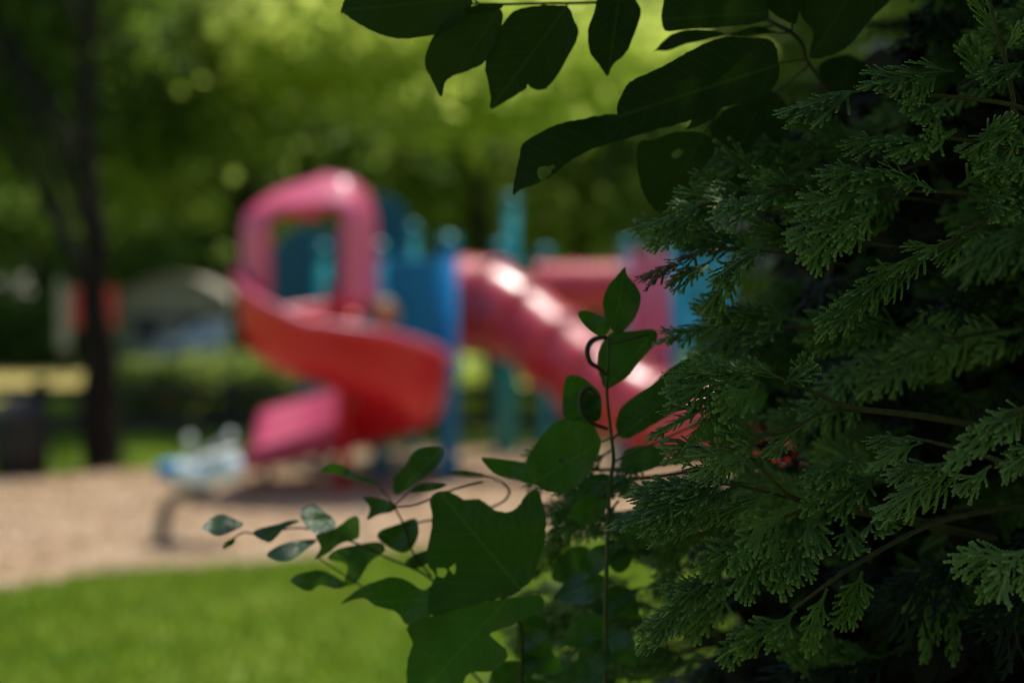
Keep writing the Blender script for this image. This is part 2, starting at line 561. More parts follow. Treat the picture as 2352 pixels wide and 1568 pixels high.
# the dark tree by the wood chips, crown above the frame
tree('maple_tree', 'dark straight trunked tree rising from the grass behind the black litter bin', (gx(232, 14.1), 14.1, 0), 9.5, 0.20,
     [((-3.4, 5.2, 7.4), (3.4, 3.0, 2.2), 0.35), ((-2.6, 4.0, 4.9), (2.6, 2.2, 1.2), 0.35), ((-1.6, 1.9, 6.0), (1.6, 1.3, 1.0), 0.25)], 'leaf_dark', 0.11, 640, 26,
     lean=(-0.35, 0.2), zmin=3.3, trunk_pts=[(0.05, 0, -0.1), (-0.03, 0, 0.6), (0.0, 0, 1.1), (-0.08, 0, 1.7), (-0.04, 0, 2.3), (-0.16, 0.05, 3.4), (-0.1, 0.1, 6), (-0.3, 0.2, 9)])
tree('tall_tree', 'tall dark tree at the left edge behind the litter bin', (gx(-70, 19), 19, 0), 13, 0.22,
     [((0, 0, 9), (4.5, 4.5, 4), 0.12), ((1.5, 0.8, 4.8), (3.0, 2.2, 1.6), 0.4)], 'leaf_mid', 0.15, 620, 24, zmin=2.4)
tree('tall_tree', 'dark spreading tree behind the slide hood', (gx(560, 24), 24, 0), 14, 0.22,
     [((0, 0, 9.5), (5, 4.5, 4), 0.08), ((-1.6, 1.5, 4.9), (3.6, 2.4, 1.6), 0.3), ((2.4, 1.5, 4.6), (3.0, 2.4, 1.5), 0.2)], 'leaf_mid', 0.17, 680, 24, zmin=2.2)
tree('bright_tree', 'sunlit yellow-green tree whose boughs droop above the slide', (gx(980, 19.5), 19.5, 0), 9, 0.13,
     [((-0.1, 0, 5.4), (2.6, 2.0, 0.8), 0.4), ((0.9, -0.8, 4.35), (1.5, 1.2, 0.35), 0.25), ((-1.3, -0.6, 5.0), (1.5, 1.2, 0.45), 0.3), ((-2.7, 0.7, 5.9), (1.6, 1.2, 0.5), 0.3), ((2.3, -0.4, 5.0), (1.7, 1.2, 0.6), 0.3)], 'leaf_bright', 0.115, 330, 20,
     bark='bark', zmin=3.55, limbs=9, spread=0.24, trunk_pts=[(0.9, 2.0, -0.1), (0.8, 1.9, 2), (0.6, 1.4, 3.6), (0.3, .8, 5), (0, 0, 6.5)])
tree('broad_tree', 'broad mid-green tree standing behind the crawl tunnel', (gx(1330, 30), 30, 0), 13, 0.25,
     [((0, 0, 8), (5, 4, 3.6), 0.1), ((-1.5, -1.5, 5.2), (3.4, 2.0, 1.5), 0.25), ((2.5, -1, 4.6), (3, 2.0, 1.4), 0.22)], 'leaf_grey', 0.19, 800, 24, zmin=1.8)
tree('broad_tree', 'mid-green tree between the bright tree and the crawl tunnel', (gx(860, 34), 34, 0), 14, 0.25,
     [((0, 0, 8.6), (5, 4, 4), 0.08), ((1.5, 0.0, 4.0), (4.4, 2.6, 1.9), 0.5)], 'leaf_grey', 0.2, 760, 24, zmin=1.4)
tree('broad_tree', 'green tree far right behind the arborvitae', (gx(1950, 28), 28, 0), 13, 0.25,
     [((0, 0, 7.5), (5.5, 4, 4), 0.7), ((-2, -1, 3.6), (3.5, 2.6, 1.6), 0.3)], 'leaf_mid', 0.17, 1100, 22, zmin=1.2)
tree('broad_tree', 'dim green tree far left beyond the yellow strip', (gx(90, 46), 46, 0), 15, 0.28,
     [((0, 0, 9.5), (6.5, 5, 5), 0.6), ((-3.5, -2, 4.6), (4, 3, 2.2), 0.4)], 'leaf_mid', 0.22, 1300, 22, zmin=3.3)
tree('broad_tree', 'dim green tree beyond the beige shed', (gx(520, 66), 66, 0), 17, 0.3,
     [((0, 0, 10.5), (8, 5, 5.5), 0.6), ((0, -2, 4.6), (8, 3, 2.8), 0.4)], 'leaf_mid', 0.26, 1400, 22, zmin=0.8)

# the wood that closes the view
n = 3000
c = np.stack([RNG.uniform(-46, 46, n), RNG.uniform(64, 76, n), RNG.uniform(0.3, 23, n)], 1)
v, f = leaf_cards(c, 1.1, 20, 0.5)
o = link('wood', np_mesh('wood', v, f), 'leaf_dark')
tag(o, 'dense far wood closing the view behind all the trees', kind='stuff')


# shrubs along the far side of the fence
def shrub(name, label, pos, r, leaf, size, clumps=150, per=22, group='shrubs along the fence'):
    t = thing(name, label, 'shrub', pos, group)
    st = []
    for k in range(5):
        a = k * 1.26
        st.append(tube([(0.05 * math.cos(a), 0.05 * math.sin(a), -0.03), (0.25 * r[0] * math.cos(a), 0.25 * r[1] * math.sin(a), r[2]),
                        (0.55 * r[0] * math.cos(a), 0.55 * r[1] * math.sin(a), 1.6 * r[2])], [0.025, 0.018, 0.008], 5))
    build('stem', merge(*st), 'bark', t, True)
    cs = ball_points(clumps, (0, 0, r[2] * 1.02), r, 0.35, 0.06)
    v, f = leaf_cards(cs, size * 1.5, per, size, flat=0.9)
    link('foliage', np_mesh('foliage', v, f), leaf, t)
    return t


shrub('round_shrub', 'low green shrub behind the fence right of the dark trunk', (gx(345, 21), 21, 0), (0.8, 0.6, 0.42), 'leaf_grey', 0.07)
shrub('round_shrub', 'low green shrub behind the fence beside the orange flowers', (gx(500, 21.5), 21.5, 0), (0.95, 0.6, 0.46), 'leaf_grey', 0.07)
shrub('round_shrub', 'green shrub behind the fence next to the spiral slide', (gx(640, 21), 21, 0), (1.0, 0.7, 0.46), 'leaf_mid', 0.07)
shrub('round_shrub', 'green shrub seen between the blue post and the tube slide', (gx(1100, 22), 22, 0), (1.2, 0.7, 0.42), 'leaf_bright', 0.08)
shrub('round_shrub', 'green shrub seen below the tube slide', (gx(1260, 23), 23, 0), (1.2, 0.7, 0.45), 'leaf_grey', 0.08)
shrub('round_shrub', 'green shrub under the spiral slide behind the deck posts', (gx(880, 22), 22, 0), (1.3, 0.7, 0.46), 'leaf_dark', 0.08)
shrub('round_shrub', 'dark shrub at the left edge beyond the yellow strip', (gx(20, 43), 43, 0), (3.5, 1.2, 0.95), 'leaf_dark', 0.16, 260)
shrub('round_shrub', 'dark shrub right of the parked car', (gx(680, 44), 44, 0), (1.8, 1.2, 0.9), 'leaf_dark', 0.16, 220)

# orange daylilies by the fence
def flower_clump(label, pos, r, nfl):
    t = thing('daylily', label, 'flower', pos, 'orange daylilies by the fence')
    st, pet = [], []
    for k in range(nfl):
        a, q = random.uniform(0, 6.28), r * math.sqrt(random.random())
        b = Vector((q * math.cos(a) * .5, q * math.sin(a) * .5, 0))
        e = Vector((q * math.cos(a), q * math.sin(a), random.uniform(0.38, 0.58)))
        st.append(tube([b, b.lerp(e, .5) + Vector((0, 0, .06)), e], [.006, .005, .004], 4))
        for j in range(6):
            u = j * 1.047
            d1 = Vector((math.cos(u), math.sin(u), .5)) * 0.075
            sd = Vector((-math.sin(u), math.cos(u), 0)) * 0.022
            pet.append(([e, e + d1 * .55 + sd, e + d1, e + d1 * .55 - sd], [(0, 1, 2, 3)]))
    for k in range(40):
        a, q = random.uniform(0, 6.28), r * random.random()
        d1 = Vector((math.cos(a), math.sin(a), 0))
        b = d1 * q * .4
        sd = Vector((-d1.y, d1.x, 0)) * 0.012
        e = b + d1 * 0.22 + Vector((0, 0, random.uniform(.2, .36)))
        st.append(([b - sd, b + sd, e], [(0, 1, 2)]))
    build('leaf_clump', merge(*st), 'leaf_mid', t)
    build('petal', merge(*pet), 'orange_petal', t)
    return t


flower_clump('orange daylilies in front of the low shrubs left of the slide', (gx(405, 18.6), 18.6, 0), 0.30, 26)
flower_clump('rusty orange daylilies just left of the dark trunk', (gx(178, 18.6), 18.6, 0), 0.25, 16)

# ------------------------------------------------------------------ rail fence
fence = thing('rail_fence', 'low dark timber rail fence running behind the play area', 'fence', (0, 17.6, 0))
FX = [-8.2 + 2.35 * k for k in range(8)]
for k, fx in enumerate(FX):
    fy = 0.05 * k
    o = build('post', box(-0.08, 0.08, -0.08, 0.08, -0.1, 0.76), 'fence_wood', fence)
    o.location = (fx, fy, 0)
    bevel(o, 0.015, 2)
    if k < len(FX) - 1:
        for zc, hh in ((0.60, 0.07), (0.24, 0.10)):
            o = build('rail', box(0.0, 2.31, -0.03, 0.03, -hh, hh), 'fence_wood', fence)
            o.location = (fx + 0.02, fy - 0.115, zc + random.uniform(-.01, .01))
            bevel(o, 0.012, 2)

# ------------------------------------------------------------------ litter bin
b0 = ground(50, 1094)
binn = thing('litter_bin', 'black domed litter bin standing in the shade at the left edge', 'litter bin', (b0.x, b0.y, 0))
build('body', lathe((0, 0, 0), [(0.20, 0.0), (0.215, 0.01), (0.235, 0.25), (0.245, 0.52), (0.25, 0.54)], 28), 'black_metal', binn, True)
build('lid', lathe((0, 0, 0), [(0.252, 0.542), (0.262, 0.56), (0.25, 0.60), (0.21, 0.67), (0.15, 0.73), (0.07, 0.765), (0.01, 0.775)], 28), 'black_metal', binn, True)
build('flap', merge(box(-0.11, 0.11, -0.245, -0.225, 0.585, 0.66)), 'trim_dark', binn)
for k in range(14):
    a = 2 * math.pi * k / 14
    build('slat', tube([(0.232 * math.cos(a), 0.232 * math.sin(a), 0.03), (0.257 * math.cos(a), 0.257 * math.sin(a), 0.52)], 0.012, 6), 'black_metal', binn, True)

# ------------------------------------------------------------------ spring rider
r0 = ground(384, 1250)
rider = thing('spring_rider', 'small blue and white rocking rider with two handles on the wood chips', 'spring rider', (r0.x, r0.y, 0))
leg = spline([(-0.03, 0, 0.0), (-0.03, 0, 0.12), (0.0, 0, 0.24), (0.07, 0, 0.32), (0.20, 0, 0.345)], 5)
LV, LF = [], []
for i, q in enumerate(leg):
    tdir = leg[min(i + 1, len(leg) - 1)] - leg[max(i - 1, 0)]
    nn = np.array([tdir[2], 0, -tdir[0]])
    nn = nn / np.linalg.norm(nn) * 0.036
    for sgn, yy in ((1, -0.05), (1, 0.05), (-1, 0.05), (-1, -0.05)):
        LV.append((q[0] + nn[0] * sgn, yy, q[2] + nn[2] * sgn))
for i in range(len(leg) - 1):
    for k in range(4):
        LF.append((i * 4 + k, i * 4 + (k + 1) % 4, (i + 1) * 4 + (k + 1) % 4, (i + 1) * 4 + k))
LF += [(3, 2, 1, 0), tuple((len(leg) - 1) * 4 + k for k in range(4))]
build('leg', (LV, LF), 'brown_steel', rider, True)
bevel(build('base_plate', box(-0.12, 0.10, -0.09, 0.09, 0.0, 0.025), 'brown_steel', rider), 0.005, 2)
build('mounting_block', lathe((0.22, 0, 0.315), [(0.06, 0), (0.075, 0.02), (0.075, 0.05), (0.05, 0.07)], 16), 'brown_steel', rider, True)
# body: a boat-like seat, blue nose and pale rump, as lofted rings along x
def loft(rings, n=14):
    V, F = [], []
    for (x, zc, hy, hz) in rings:
        for k in range(n):
            a = 2 * math.pi * k / n
            ca, sa = math.cos(a), math.sin(a)
            V.append((x, math.copysign(abs(ca) ** 0.75, ca) * hy, zc + math.copysign(abs(sa) ** 0.75, sa) * hz))
    for i in range(len(rings) - 1):
        for k in range(n):
            F.append((i * n + k, i * n + (k + 1) % n, (i + 1) * n + (k + 1) % n, (i + 1) * n + k))
    F += [tuple(range(n - 1, -1, -1)), tuple((len(rings) - 1) * n + k for k in range(n))]
    return V, F


build('nose', loft([(-0.07, 0.56, 0.02, 0.02), (-0.055, 0.56, 0.07, 0.05), (0.0, 0.555, 0.10, 0.075), (0.08, 0.545, 0.11, 0.085)]), 'rider_blue', rider, True)
build('body', loft([(0.081, 0.545, 0.115, 0.09), (0.16, 0.53, 0.12, 0.085), (0.24, 0.53, 0.125, 0.082), (0.33, 0.55, 0.13, 0.095), (0.42, 0.57, 0.125, 0.10), (0.475, 0.575, 0.10, 0.085), (0.50, 0.575, 0.03, 0.03)]), 'rider_pale', rider, True)
build('seat', loft([(0.20, 0.625, 0.06, 0.02), (0.26, 0.635, 0.105, 0.03), (0.36, 0.66, 0.11, 0.032), (0.43, 0.685, 0.09, 0.03), (0.46, 0.70, 0.04, 0.02)]), 'white_paint', rider, True)
for sy in (-1, 1):
    h = build('handle', tube(spline([(0.16 , sy * 0.03, 0.61), (0.22 + 0.05 * sy, sy * 0.08, 0.70), (0.29 + 0.105 * sy, sy * 0.15, 0.77)], 4), 0.014, 8), 'steel', rider, True)
    build('grip', lathe((0.29 + 0.105 * sy, sy * 0.15, 0.75), [(0.01, 0), (0.026, 0.012), (0.032, 0.032), (0.026, 0.052), (0.01, 0.064)], 14), 'white_paint', h, True)
build('footrest', tube([(0.27, -0.22, 0.47), (0.27, 0.22, 0.47)], 0.015, 8), 'steel', rider, True)

for ch in rider.children:
    if ch.name.split('.')[0] in ('nose', 'body', 'seat', 'handle', 'footrest'):
        ch.location.z -= 0.065

# ------------------------------------------------------------------ play structure
ps = thing('play_structure', 'red and teal play structure with spiral slide, tube slide and crawl tunnel', 'play structure', (0, 0, 0))


def post(px, gy_d, top, r=0.07, m='teal', x=None):
    """steel post with a domed cap"""
    X = gx(px, gy_d) if x is None else x
    o = build('post', lathe((0, 0, 0), [(r, -0.05), (r, top - 0.05)], 18), m, ps, True)
    o.location = (X, gy_d, 0)
    cpo = build('cap', lathe((0, 0, 0), [(r * 1.01, top - 0.05), (r * 1.22, top - 0.045), (r * 1.25, top - 0.01), (r * 1.1, top + 0.035), (r * 0.7, top + 0.065), (r * 0.15, top + 0.08)], 18), 'teal_green', o, True)
    build('collar', lathe((0, 0, 0), [(r * 1.02, 1.02), (r * 1.3, 1.03), (r * 1.3, 1.10), (r * 1.02, 1.11)], 18), m, o, True)
    return X, gy_d


A1 = post(1030, 13.0, 2.20, 0.085, m='post_blue')
A0 = post(872, 13.25, 2.15)
A2 = post(1150, 15.4, 2.28, m='teal_green')
A3 = post(742, 14.5, 2.2, m='teal_green')
A4 = post(948, 15.9, 2.5, m='teal_green')
post(885, 14.4, 1.15, 0.035, m='teal_green')
post(1175, 15.9, 2.82, 0.07, m='teal_green')
post(1252, 16.2, 2.25, 0.075)
B1p = post(1440, 15.2, 2.28, 0.07, m='lavender')
B2p = post(1548, 15.0, 2.28, 0.07)
post(1662, 15.4, 2.3, 0.07)
post(1500, 17.0, 2.3, 0.07)
# decks
dk = [(A0[0], A0[1]), (A1[0], A1[1]), (A2[0], A2[1]), (A4[0], A4[1]), (A3[0], A3[1])]
dk = [(x * 1.0, y) for x, y in dk]
bevel(build('deck', ([(x, y, 1.42) for x, y in dk] + [(x, y, 1.52) for x, y in dk],
                     [tuple(range(4, -1, -1)), tuple(range(5, 10))] + [(i, (i + 1) % 5, 5 + (i + 1) % 5, 5 + i) for i in range(5)]), 'teal', ps), 0.012, 2)
db = [(B1p[0], B1p[1]), (B2p[0] + 0.02, B2p[1]), (gx(1662, 15.4), 15.4), (gx(1500, 17), 17.0)]
bevel(build('deck', ([(x, y, 1.22) for x, y in db] + [(x, y, 1.30) for x, y in db],
                     [(3, 2, 1, 0), (4, 5, 6, 7)] + [(i, (i + 1) % 4, 4 + (i + 1) % 4, 4 + i) for i in range(4)]), 'teal', ps), 0.012, 2)
# panels
def panel(a, b, z0, z1, m, th=0.05):
    return bevel(build('panel', slab(a, b, z0, z1, th), m, ps), 0.02, 3)


panel((A0[0] + 0.06, A0[1] - 0.01), (A1[0] - 0.06, A1[1] + 0.02), 1.00, 2.06, 'blue_panel')
pn = build('play_wheel', lathe((0, 0, 0), [(0.01, -0.025), (0.125, -0.025), (0.14, 0.0), (0.125, 0.025), (0.01, 0.025)], 24), 'cream', ps, True)
pn.rotation_euler = (math.radians(80), 0, 0.1)
pn.location = (gx(885, 13.05), 13.05, 1.56)
build('hub', lathe((0, 0, 0), [(0.05, 0.0), (0.05, 0.05), (0.02, 0.06)], 12), 'red_plastic', pn, True)
# arched teal panel and roof rising above the deck behind the hood
arch = []
for k in range(13):
    a = math.pi * k / 12
    arch.append((-0.42 * math.cos(a), 2.40 + 0.42 * math.sin(a)))
def arch_panel(c, ang, z0, w, ztop, m, th=0.06):
    pts = [(-w, z0)] + [(-w * math.cos(math.pi * k / 12), ztop - w * 0.75 + w * 0.75 * math.sin(math.pi * k / 12)) for k in range(13)] + [(w, z0)]
    n = len(pts)
    V = [(x, -th / 2, zz) for x, zz in pts] + [(x, th / 2, zz) for x, zz in pts]
    F = [tuple(range(n)), tuple(range(2 * n - 1, n - 1, -1))] + [(i + 1, i, n + i, n + (i + 1) % n) if i < n - 1 else (0, n - 1, 2 * n - 1, n) for i in range(n)]
    o = build('panel', (V, F), m, ps)
    o.location = (c[0], c[1], 0)
    o.rotation_euler = (0, 0, ang)
    return bevel(o, 0.015, 2)


arch_panel((gx(862, 14.2), 14.2), 0.15, 1.52, 0.33, 2.74, 'teal_dark')
arch_panel((gx(722, 15.2), 15.2), 0.1, 1.52, 0.45, 2.48, 'teal_dark')
for zz in (1.9, 2.1):
    build('rail', tube([(gx(1165, 15.8), 15.8, zz), (gx(1250, 16.2), 16.2, zz)], 0.02, 8), 'teal', ps, True)
build('climbing_loop', tube(spline([(gx(690, 14.6), 14.6, 0), (gx(700, 14.6), 14.6, 0.8), (gx(745, 14.6), 14.6, 1.15), (gx(775, 14.6), 14.6, 0.8), (gx(780, 14.6), 14.6, 0)], 6), 0.03, 8), 'teal_green', ps, True)
panel((gx(700, 14.8), 14.8), (gx(785, 14.8), 14.8), 0.62, 1.35, 'teal_green')
# second tower
panel((gx(1452, 15.1), 15.1), (gx(1487, 15.05), 15.05), 1.1, 2.2, 'pink_sheen_plastic', 0.08)
panel((gx(1496, 15.05), 15.05), (gx(1540, 15.0), 15.0), 0.95, 2.2, 'pink_sheen_plastic', 0.08)
panel((gx(1556, 15.05), 15.05), (gx(1655, 15.35), 15.35), 1.7, 2.2, 'teal', 0.05)
panel((gx(1556, 15.06), 15.06), (gx(1655, 15.36), 15.36), 1.28, 1.66, 'sky_blue', 0.05)
panel((gx(1250, 18.0), 18.0), (gx(1300, 18.0), 18.0), 0.15, 0.55, 'teal', 0.05)


def solid(o, th, off=0.0):
    s = o.modifiers.new('solid', 'SOLIDIFY')
    s.thickness = th
    s.offset = off
    return o


# spiral slide
CX, CY, RM = -1.47, 12.36, 0.50
HIX, HIY = [85, 150, 176, 215, 260, 300, 390, 435, 470], [0.35, 0.45, 1.5, 1.3, 1.0, 1.15, 1.2, 1.15, 0.95]
path = []
for k in range(47):
    th = math.radians(85 + (450 - 85) * k / 46)
    fz = np.interp(math.degrees(th), [85, 100, 180, 270, 360, 450], [1.50, 1.47, 1.22, 0.95, 0.57, 0.33])
    path.append((Vector((CX + RM * math.cos(th), CY + RM * math.sin(th), fz)), Vector((math.cos(th), math.sin(th), 0)), math.degrees(th)))
for k in range(1, 9):
    t = k / 8
    path.append((Vector((CX - 1.0 * t, CY + RM - 0.10 * t, 0.33 - 0.19 * t)), Vector((0.1 * t, 1, 0)).normalized(), 450 + 20 * t))
prof = [(-0.37, 0.40), (-0.385, 0.36), (-0.37, 0.22), (-0.32, 0.10), (-0.22, 0.02), (-0.08, 0.0), (0.08, 0.0), (0.22, 0.02), (0.32, 0.10), (0.37, 0.22), (0.39, 0.40), (0.40, 0.48), (0.43, 0.50)]
V, F = [], []
for p, r, deg in path:
    low = np.interp(deg, [430, 455, 470], [1.0, 0.55, 0.30]) if deg > 430 else 1.0
    for a, zz in prof:
        hi = np.interp(deg, HIX, HIY)
        q = p + r * a + Vector((0, 0, zz * hi if a > 0 else zz * low * hi))
        if deg > 440 and a > 0.3:
            q += r * 0.34 * (zz / 0.5) * min(1, (deg - 440) / 20)
        V.append(q)
n = len(prof)
for i in range(len(path) - 1):
    for k in range(n - 1):
        F.append((i * n + k, i * n + k + 1, (i + 1) * n + k + 1, (i + 1) * n + k))
cut = 44 * (n - 1)
slide = solid(build('spiral_slide', (V[:45 * n], F[:cut]), 'red_plastic', ps, True), 0.035)
solid(build('exit_section', (V[44 * n:], [tuple(i - 44 * n for i in q) for q in F[cut:]]), 'pink_sheen_plastic', slide, True), 0.035)  # end of the same flume, sky gloss put into its pink colour
slide['label'] = 'red open spiral slide flume'
# rim roll
build('rim', tube([p + r * (0.42 + 0.34 * min(1, max(0, d - 440) / 20)) + Vector((0, 0, 0.49 * np.interp(d, HIX, HIY))) for p, r, d in path], 0.032, 8), 'pink_sheen_plastic', slide, True)
build('rim', tube([p - r * 0.375 + Vector((0, 0, 0.40 * (np.interp(d, [430, 455, 470], [1.0, 0.55, 0.30]) if d > 430 else 1))) for p, r, d in path[17:]], 0.03, 8), 'pink_sheen_plastic', slide, True)
build('centre_pole', lathe((CX, CY, 0), [(0.06, -0.02), (0.06, 1.75), (0.02, 1.78)], 14), 'red_plastic', slide, True)
build('leg', tube([(gx(790, 12.35), 12.35, 0), (gx(790, 12.35), 12.4, 0.55)], 0.045, 10), 'brown_steel', slide, True)
build('leg', tube([(CX - 0.75, CY + RM, 0), (CX - 0.75, CY + RM, 0.2)], 0.045, 10), 'brown_steel', slide, True)
# hood: moulded canopy shell with a window, following the plan of the top turn
plan = spline([(-1.26, 13.02), (-1.27, 12.55), (-1.29, 12.20), (-1.37, 12.03), (-1.62, 11.98), (-1.96, 12.02), (-2.24, 12.16), (-2.33, 12.5), (-2.26, 12.9), (-2.0, 13.15), (-1.75, 13.2)], 8)
cen = np.array([-1.72, 12.65])
prof_h = [(0.0, 1.04), (0.10, 1.01), (0.25, 1.0), (0.40, 1.0), (0.55, 1.0), (0.64, 1.0), (0.70, 0.985), (0.76, 0.95), (0.82, 0.87), (0.88, 0.77), (0.94, 0.66), (0.985, 0.53), (1.015, 0.38), (1.03, 0.2), (1.035, 0.02)]
V, F = [], []
H = len(prof_h)
for j, q in enumerate(plan):
    u = j / (len(plan) - 1)
    zb = np.interp(u, [0, 0.2, 0.45, 0.7, 1], [1.62, 1.62, 1.60, 1.78, 1.85])
    zt = np.interp(u, [0, 0.3, 0.6, 1], [2.70, 2.71, 2.62, 2.56])
    sq = np.interp(u, [0, 0.20, 0.33, 0.5, 1], [0.45, 0.55, 0.85, 1.0, 1.1])
    for a, rr in prof_h:
        w = cen + (q - cen) * (1 - (1 - rr) * sq if a < 1.0 else rr)
        V.append((w[0], w[1], zb + (zt - zb) * a))
for j in range(len(plan) - 1):
    xm = (plan[j][0] + plan[j + 1][0]) / 2
    front = plan[j][1] < 12.3
    back = j > len(plan) * 0.72
    for k in range(H - 1):
        zmid = (prof_h[k][0] + prof_h[k + 1][0]) / 2
        if front and -2.03 < xm < -1.45 and zmid < 0.735:
            continue
        if back and zmid < 0.80:
            continue
        F.append((j * H + k, (j + 1) * H + k, (j + 1) * H + k + 1, j * H + k + 1))
hood = build('hood', (V, F), 'pink_sheen_plastic', slide, True)
hood['label'] = 'rose pink moulded canopy over the top of the slide'
solid(hood, 0.07)
sub = hood.modifiers.new('sub', 'SUBSURF')
sub.levels = sub.render_levels = 2

# tube slide
tp = [P(1030, 700, 13.9), P(1090, 692, 13.85), P(1165, 715, 13.65), P(1260, 790, 13.35), P(1350, 862, 13.1), P(1440, 920, 12.85), P(1540, 962, 12.6), P(1650, 985, 12.5)]
sp = spline(tp, 6)
rad = [0.345 * np.interp(i / (len(sp) - 1), [0, 0.12, 0.3, 0.7, 1], [1.26, 1.2, 1.02, 0.96, 0.9]) for i in range(len(sp))]
ts = solid(build('tube_slide', tube(sp, rad, 28, cap=False), 'coral_plastic', ps, True), 0.04)
ts['label'] = 'closed red tube slide descending from the deck'
for i in (3, 9, 14, 19, 24, 29, 34, 39):
    d = Vector(sp[min(i + 1, len(sp) - 1)]) - Vector(sp[i - 1])
    d.normalize()
    c0 = Vector(sp[i])
    build('flange', tube([c0 - d * 0.035, c0 - d * 0.03, c0 + d * 0.03, c0 + d * 0.035], [rad[i] + 0.02, rad[i] + 0.075, rad[i] + 0.075, rad[i] + 0.02], 28, cap=False), 'coral_plastic', ts, True)
build('leg', tube([(gx(1420, 12.9), 12.9, 0), (gx(1420, 12.9), 12.9, 0.6)], 0.045, 10), 'teal', ts, True)
build('exit_chute', (lambda pr, xs: ([(x, y, zz) for x in xs for y, zz in pr], [(i * len(pr) + k, i * len(pr) + k + 1, (i + 1) * len(pr) + k + 1, (i + 1) * len(pr) + k) for i in range(len(xs) - 1) for k in range(len(pr) - 1)]))(
    [(12.1, 0.55), (12.12, 0.36), (12.22, 0.24), (12.45, 0.2), (12.68, 0.24), (12.78, 0.36), (12.8, 0.55)], [1.75, 2.0, 2.3, 2.6]), 'coral_plastic', ts, True)
# crawl tunnel
c0, c1 = P(1236, 660, 15.55), P(1480, 660, 15.3)
tn = solid(build('crawl_tunnel', tube([c0.lerp(c1, k / 8) for k in range(9)], 0.25, 24, cap=False), 'coral_plastic', ps, True), 0.03)
tn['label'] = 'red crawl tunnel joining the two towers'
for t in (0.03, 0.35, 0.68):
    q = c0.lerp(c1, t)
    d = (c1 - c0).normalized()
    build('flange', tube([q - d * .03, q - d * .02, q + d * .02, q + d * .03], [.26, .285, .285, .26], 24, cap=False), 'coral_plastic', tn, True)

# ------------------------------------------------------------------ shed, car, sign far behind
SH = thing('garden_shed', 'beige roofed grey shed far behind the spring rider', 'shed', (gx(415, 53), 53, 0))
SH.scale = (1.12, 1, 1)
bevel(build('wall', box(-1.75, 1.75, -1.3, 1.3, 0, 1.75), 'wall_grey', SH), 0.01, 1)
rp = [(-2.1, 1.62), (-1.75, 2.3), (-0.7, 2.95), (0, 3.08), (0.7, 2.95), (1.75, 2.3), (2.1, 1.62)]
V = [(x, -1.55, zz) for x, zz in rp] + [(x, 1.55, zz) for x, zz in rp]
solid(build('roof', (V, [(i, i + 1, 8 + i, 7 + i) for i in range(6)]), 'roof_beige', SH), 0.08, 1)
build('gable', ([(x * .95, -1.31, zz - .05) for x, zz in rp] + [(x * .95, -1.25, zz - .05) for x, zz in rp], [tuple(range(6, -1, -1)), tuple(range(7, 14))]), 'roof_beige', SH)
build('fascia', box(-2.05, 2.05, -1.62, -1.57, 1.50, 1.66), 'trim_dark', SH)
w_ = build('window', box(-1.2, -0.5, -1.34, -1.31, 0.75, 1.4), 'trim_dark', SH)
build('pane', box(-1.14, -0.56, -1.355, -1.345, 0.81, 1.34), 'glass', w_)
d_ = build('door', box(0.3, 1.2, -1.34, -1.31, 0.02, 1.48), 'trim_dark', SH)
build('handle', tube([(0.4, -1.38, 0.8), (0.4, -1.38, 0.92)], 0.02, 6), 'steel', d_)

car = thing('parked_car', 'pale blue-grey car parked on the road behind the fence', 'car', (gx(505, 46.5), 46.5, 0))
side = [(-1.95, 0.32), (-1.95, 0.62), (-1.86, 0.78), (-1.25, 0.88), (-0.72, 1.30), (-0.2, 1.42), (0.75, 1.42), (1.35, 1.15), (1.70, 0.95), (1.93, 0.86), (1.97, 0.55), (1.93, 0.30)]
n = len(side)
V = [(x, -0.82 + (0.14 if zz > 1 else 0), zz) for x, zz in side] + [(x, 0.82 - (0.14 if zz > 1 else 0), zz) for x, zz in side]
F = [tuple(range(n)), tuple(range(2 * n - 1, n - 1, -1))] + [((i + 1) % n, i, n + i, n + (i + 1) % n) for i in range(n)]
bevel(build('body', (V, F), 'car_paint', car), 0.05, 3)
for pts in ([(-1.08, 0.92), (-0.66, 1.24), (-0.12, 1.345), (-0.12, 0.92)], [(-0.04, 0.92), (-0.04, 1.345), (0.70, 1.345), (1.18, 1.10), (1.2, 0.94)]):
    for sy in (-1, 1):
        V = [(x, sy * (0.825 - (0.12 if zz > 1 else 0.02)), zz) for x, zz in pts] + [(x, sy * (0.80 - (0.12 if zz > 1 else 0.02)), zz) for x, zz in pts]
        k = len(pts)
        build('window', (V, [tuple(range(k)), tuple(range(2 * k - 1, k - 1, -1))] + [((i + 1) % k, i, k + i, k + (i + 1) % k) for i in range(k)]), 'glass', car)
for wx in (-1.2, 1.22):
    for sy in (-1, 1):
        w_ = build('wheel', lathe((0, 0, 0), [(0.2, -0.1), (0.29, -0.1), (0.31, -0.06), (0.31, 0.06), (0.29, 0.1), (0.2, 0.1)], 22), 'tyre', car, True)
        w_.rotation_euler = (math.pi / 2, 0, 0)
        w_.location = (wx, sy * 0.76, 0.31)
        rm = build('rim', lathe((0, 0, 0), [(0.02, -0.108), (0.17, -0.104), (0.19, -0.09), (0.19, 0.09), (0.17, 0.104), (0.02, 0.108)], 16), 'steel', w_, True)
for sy in (-0.6, 0.6):
    build('headlight', box(-1.985, -1.93, sy - 0.14, sy + 0.14, 0.60, 0.70), 'white_paint', car)

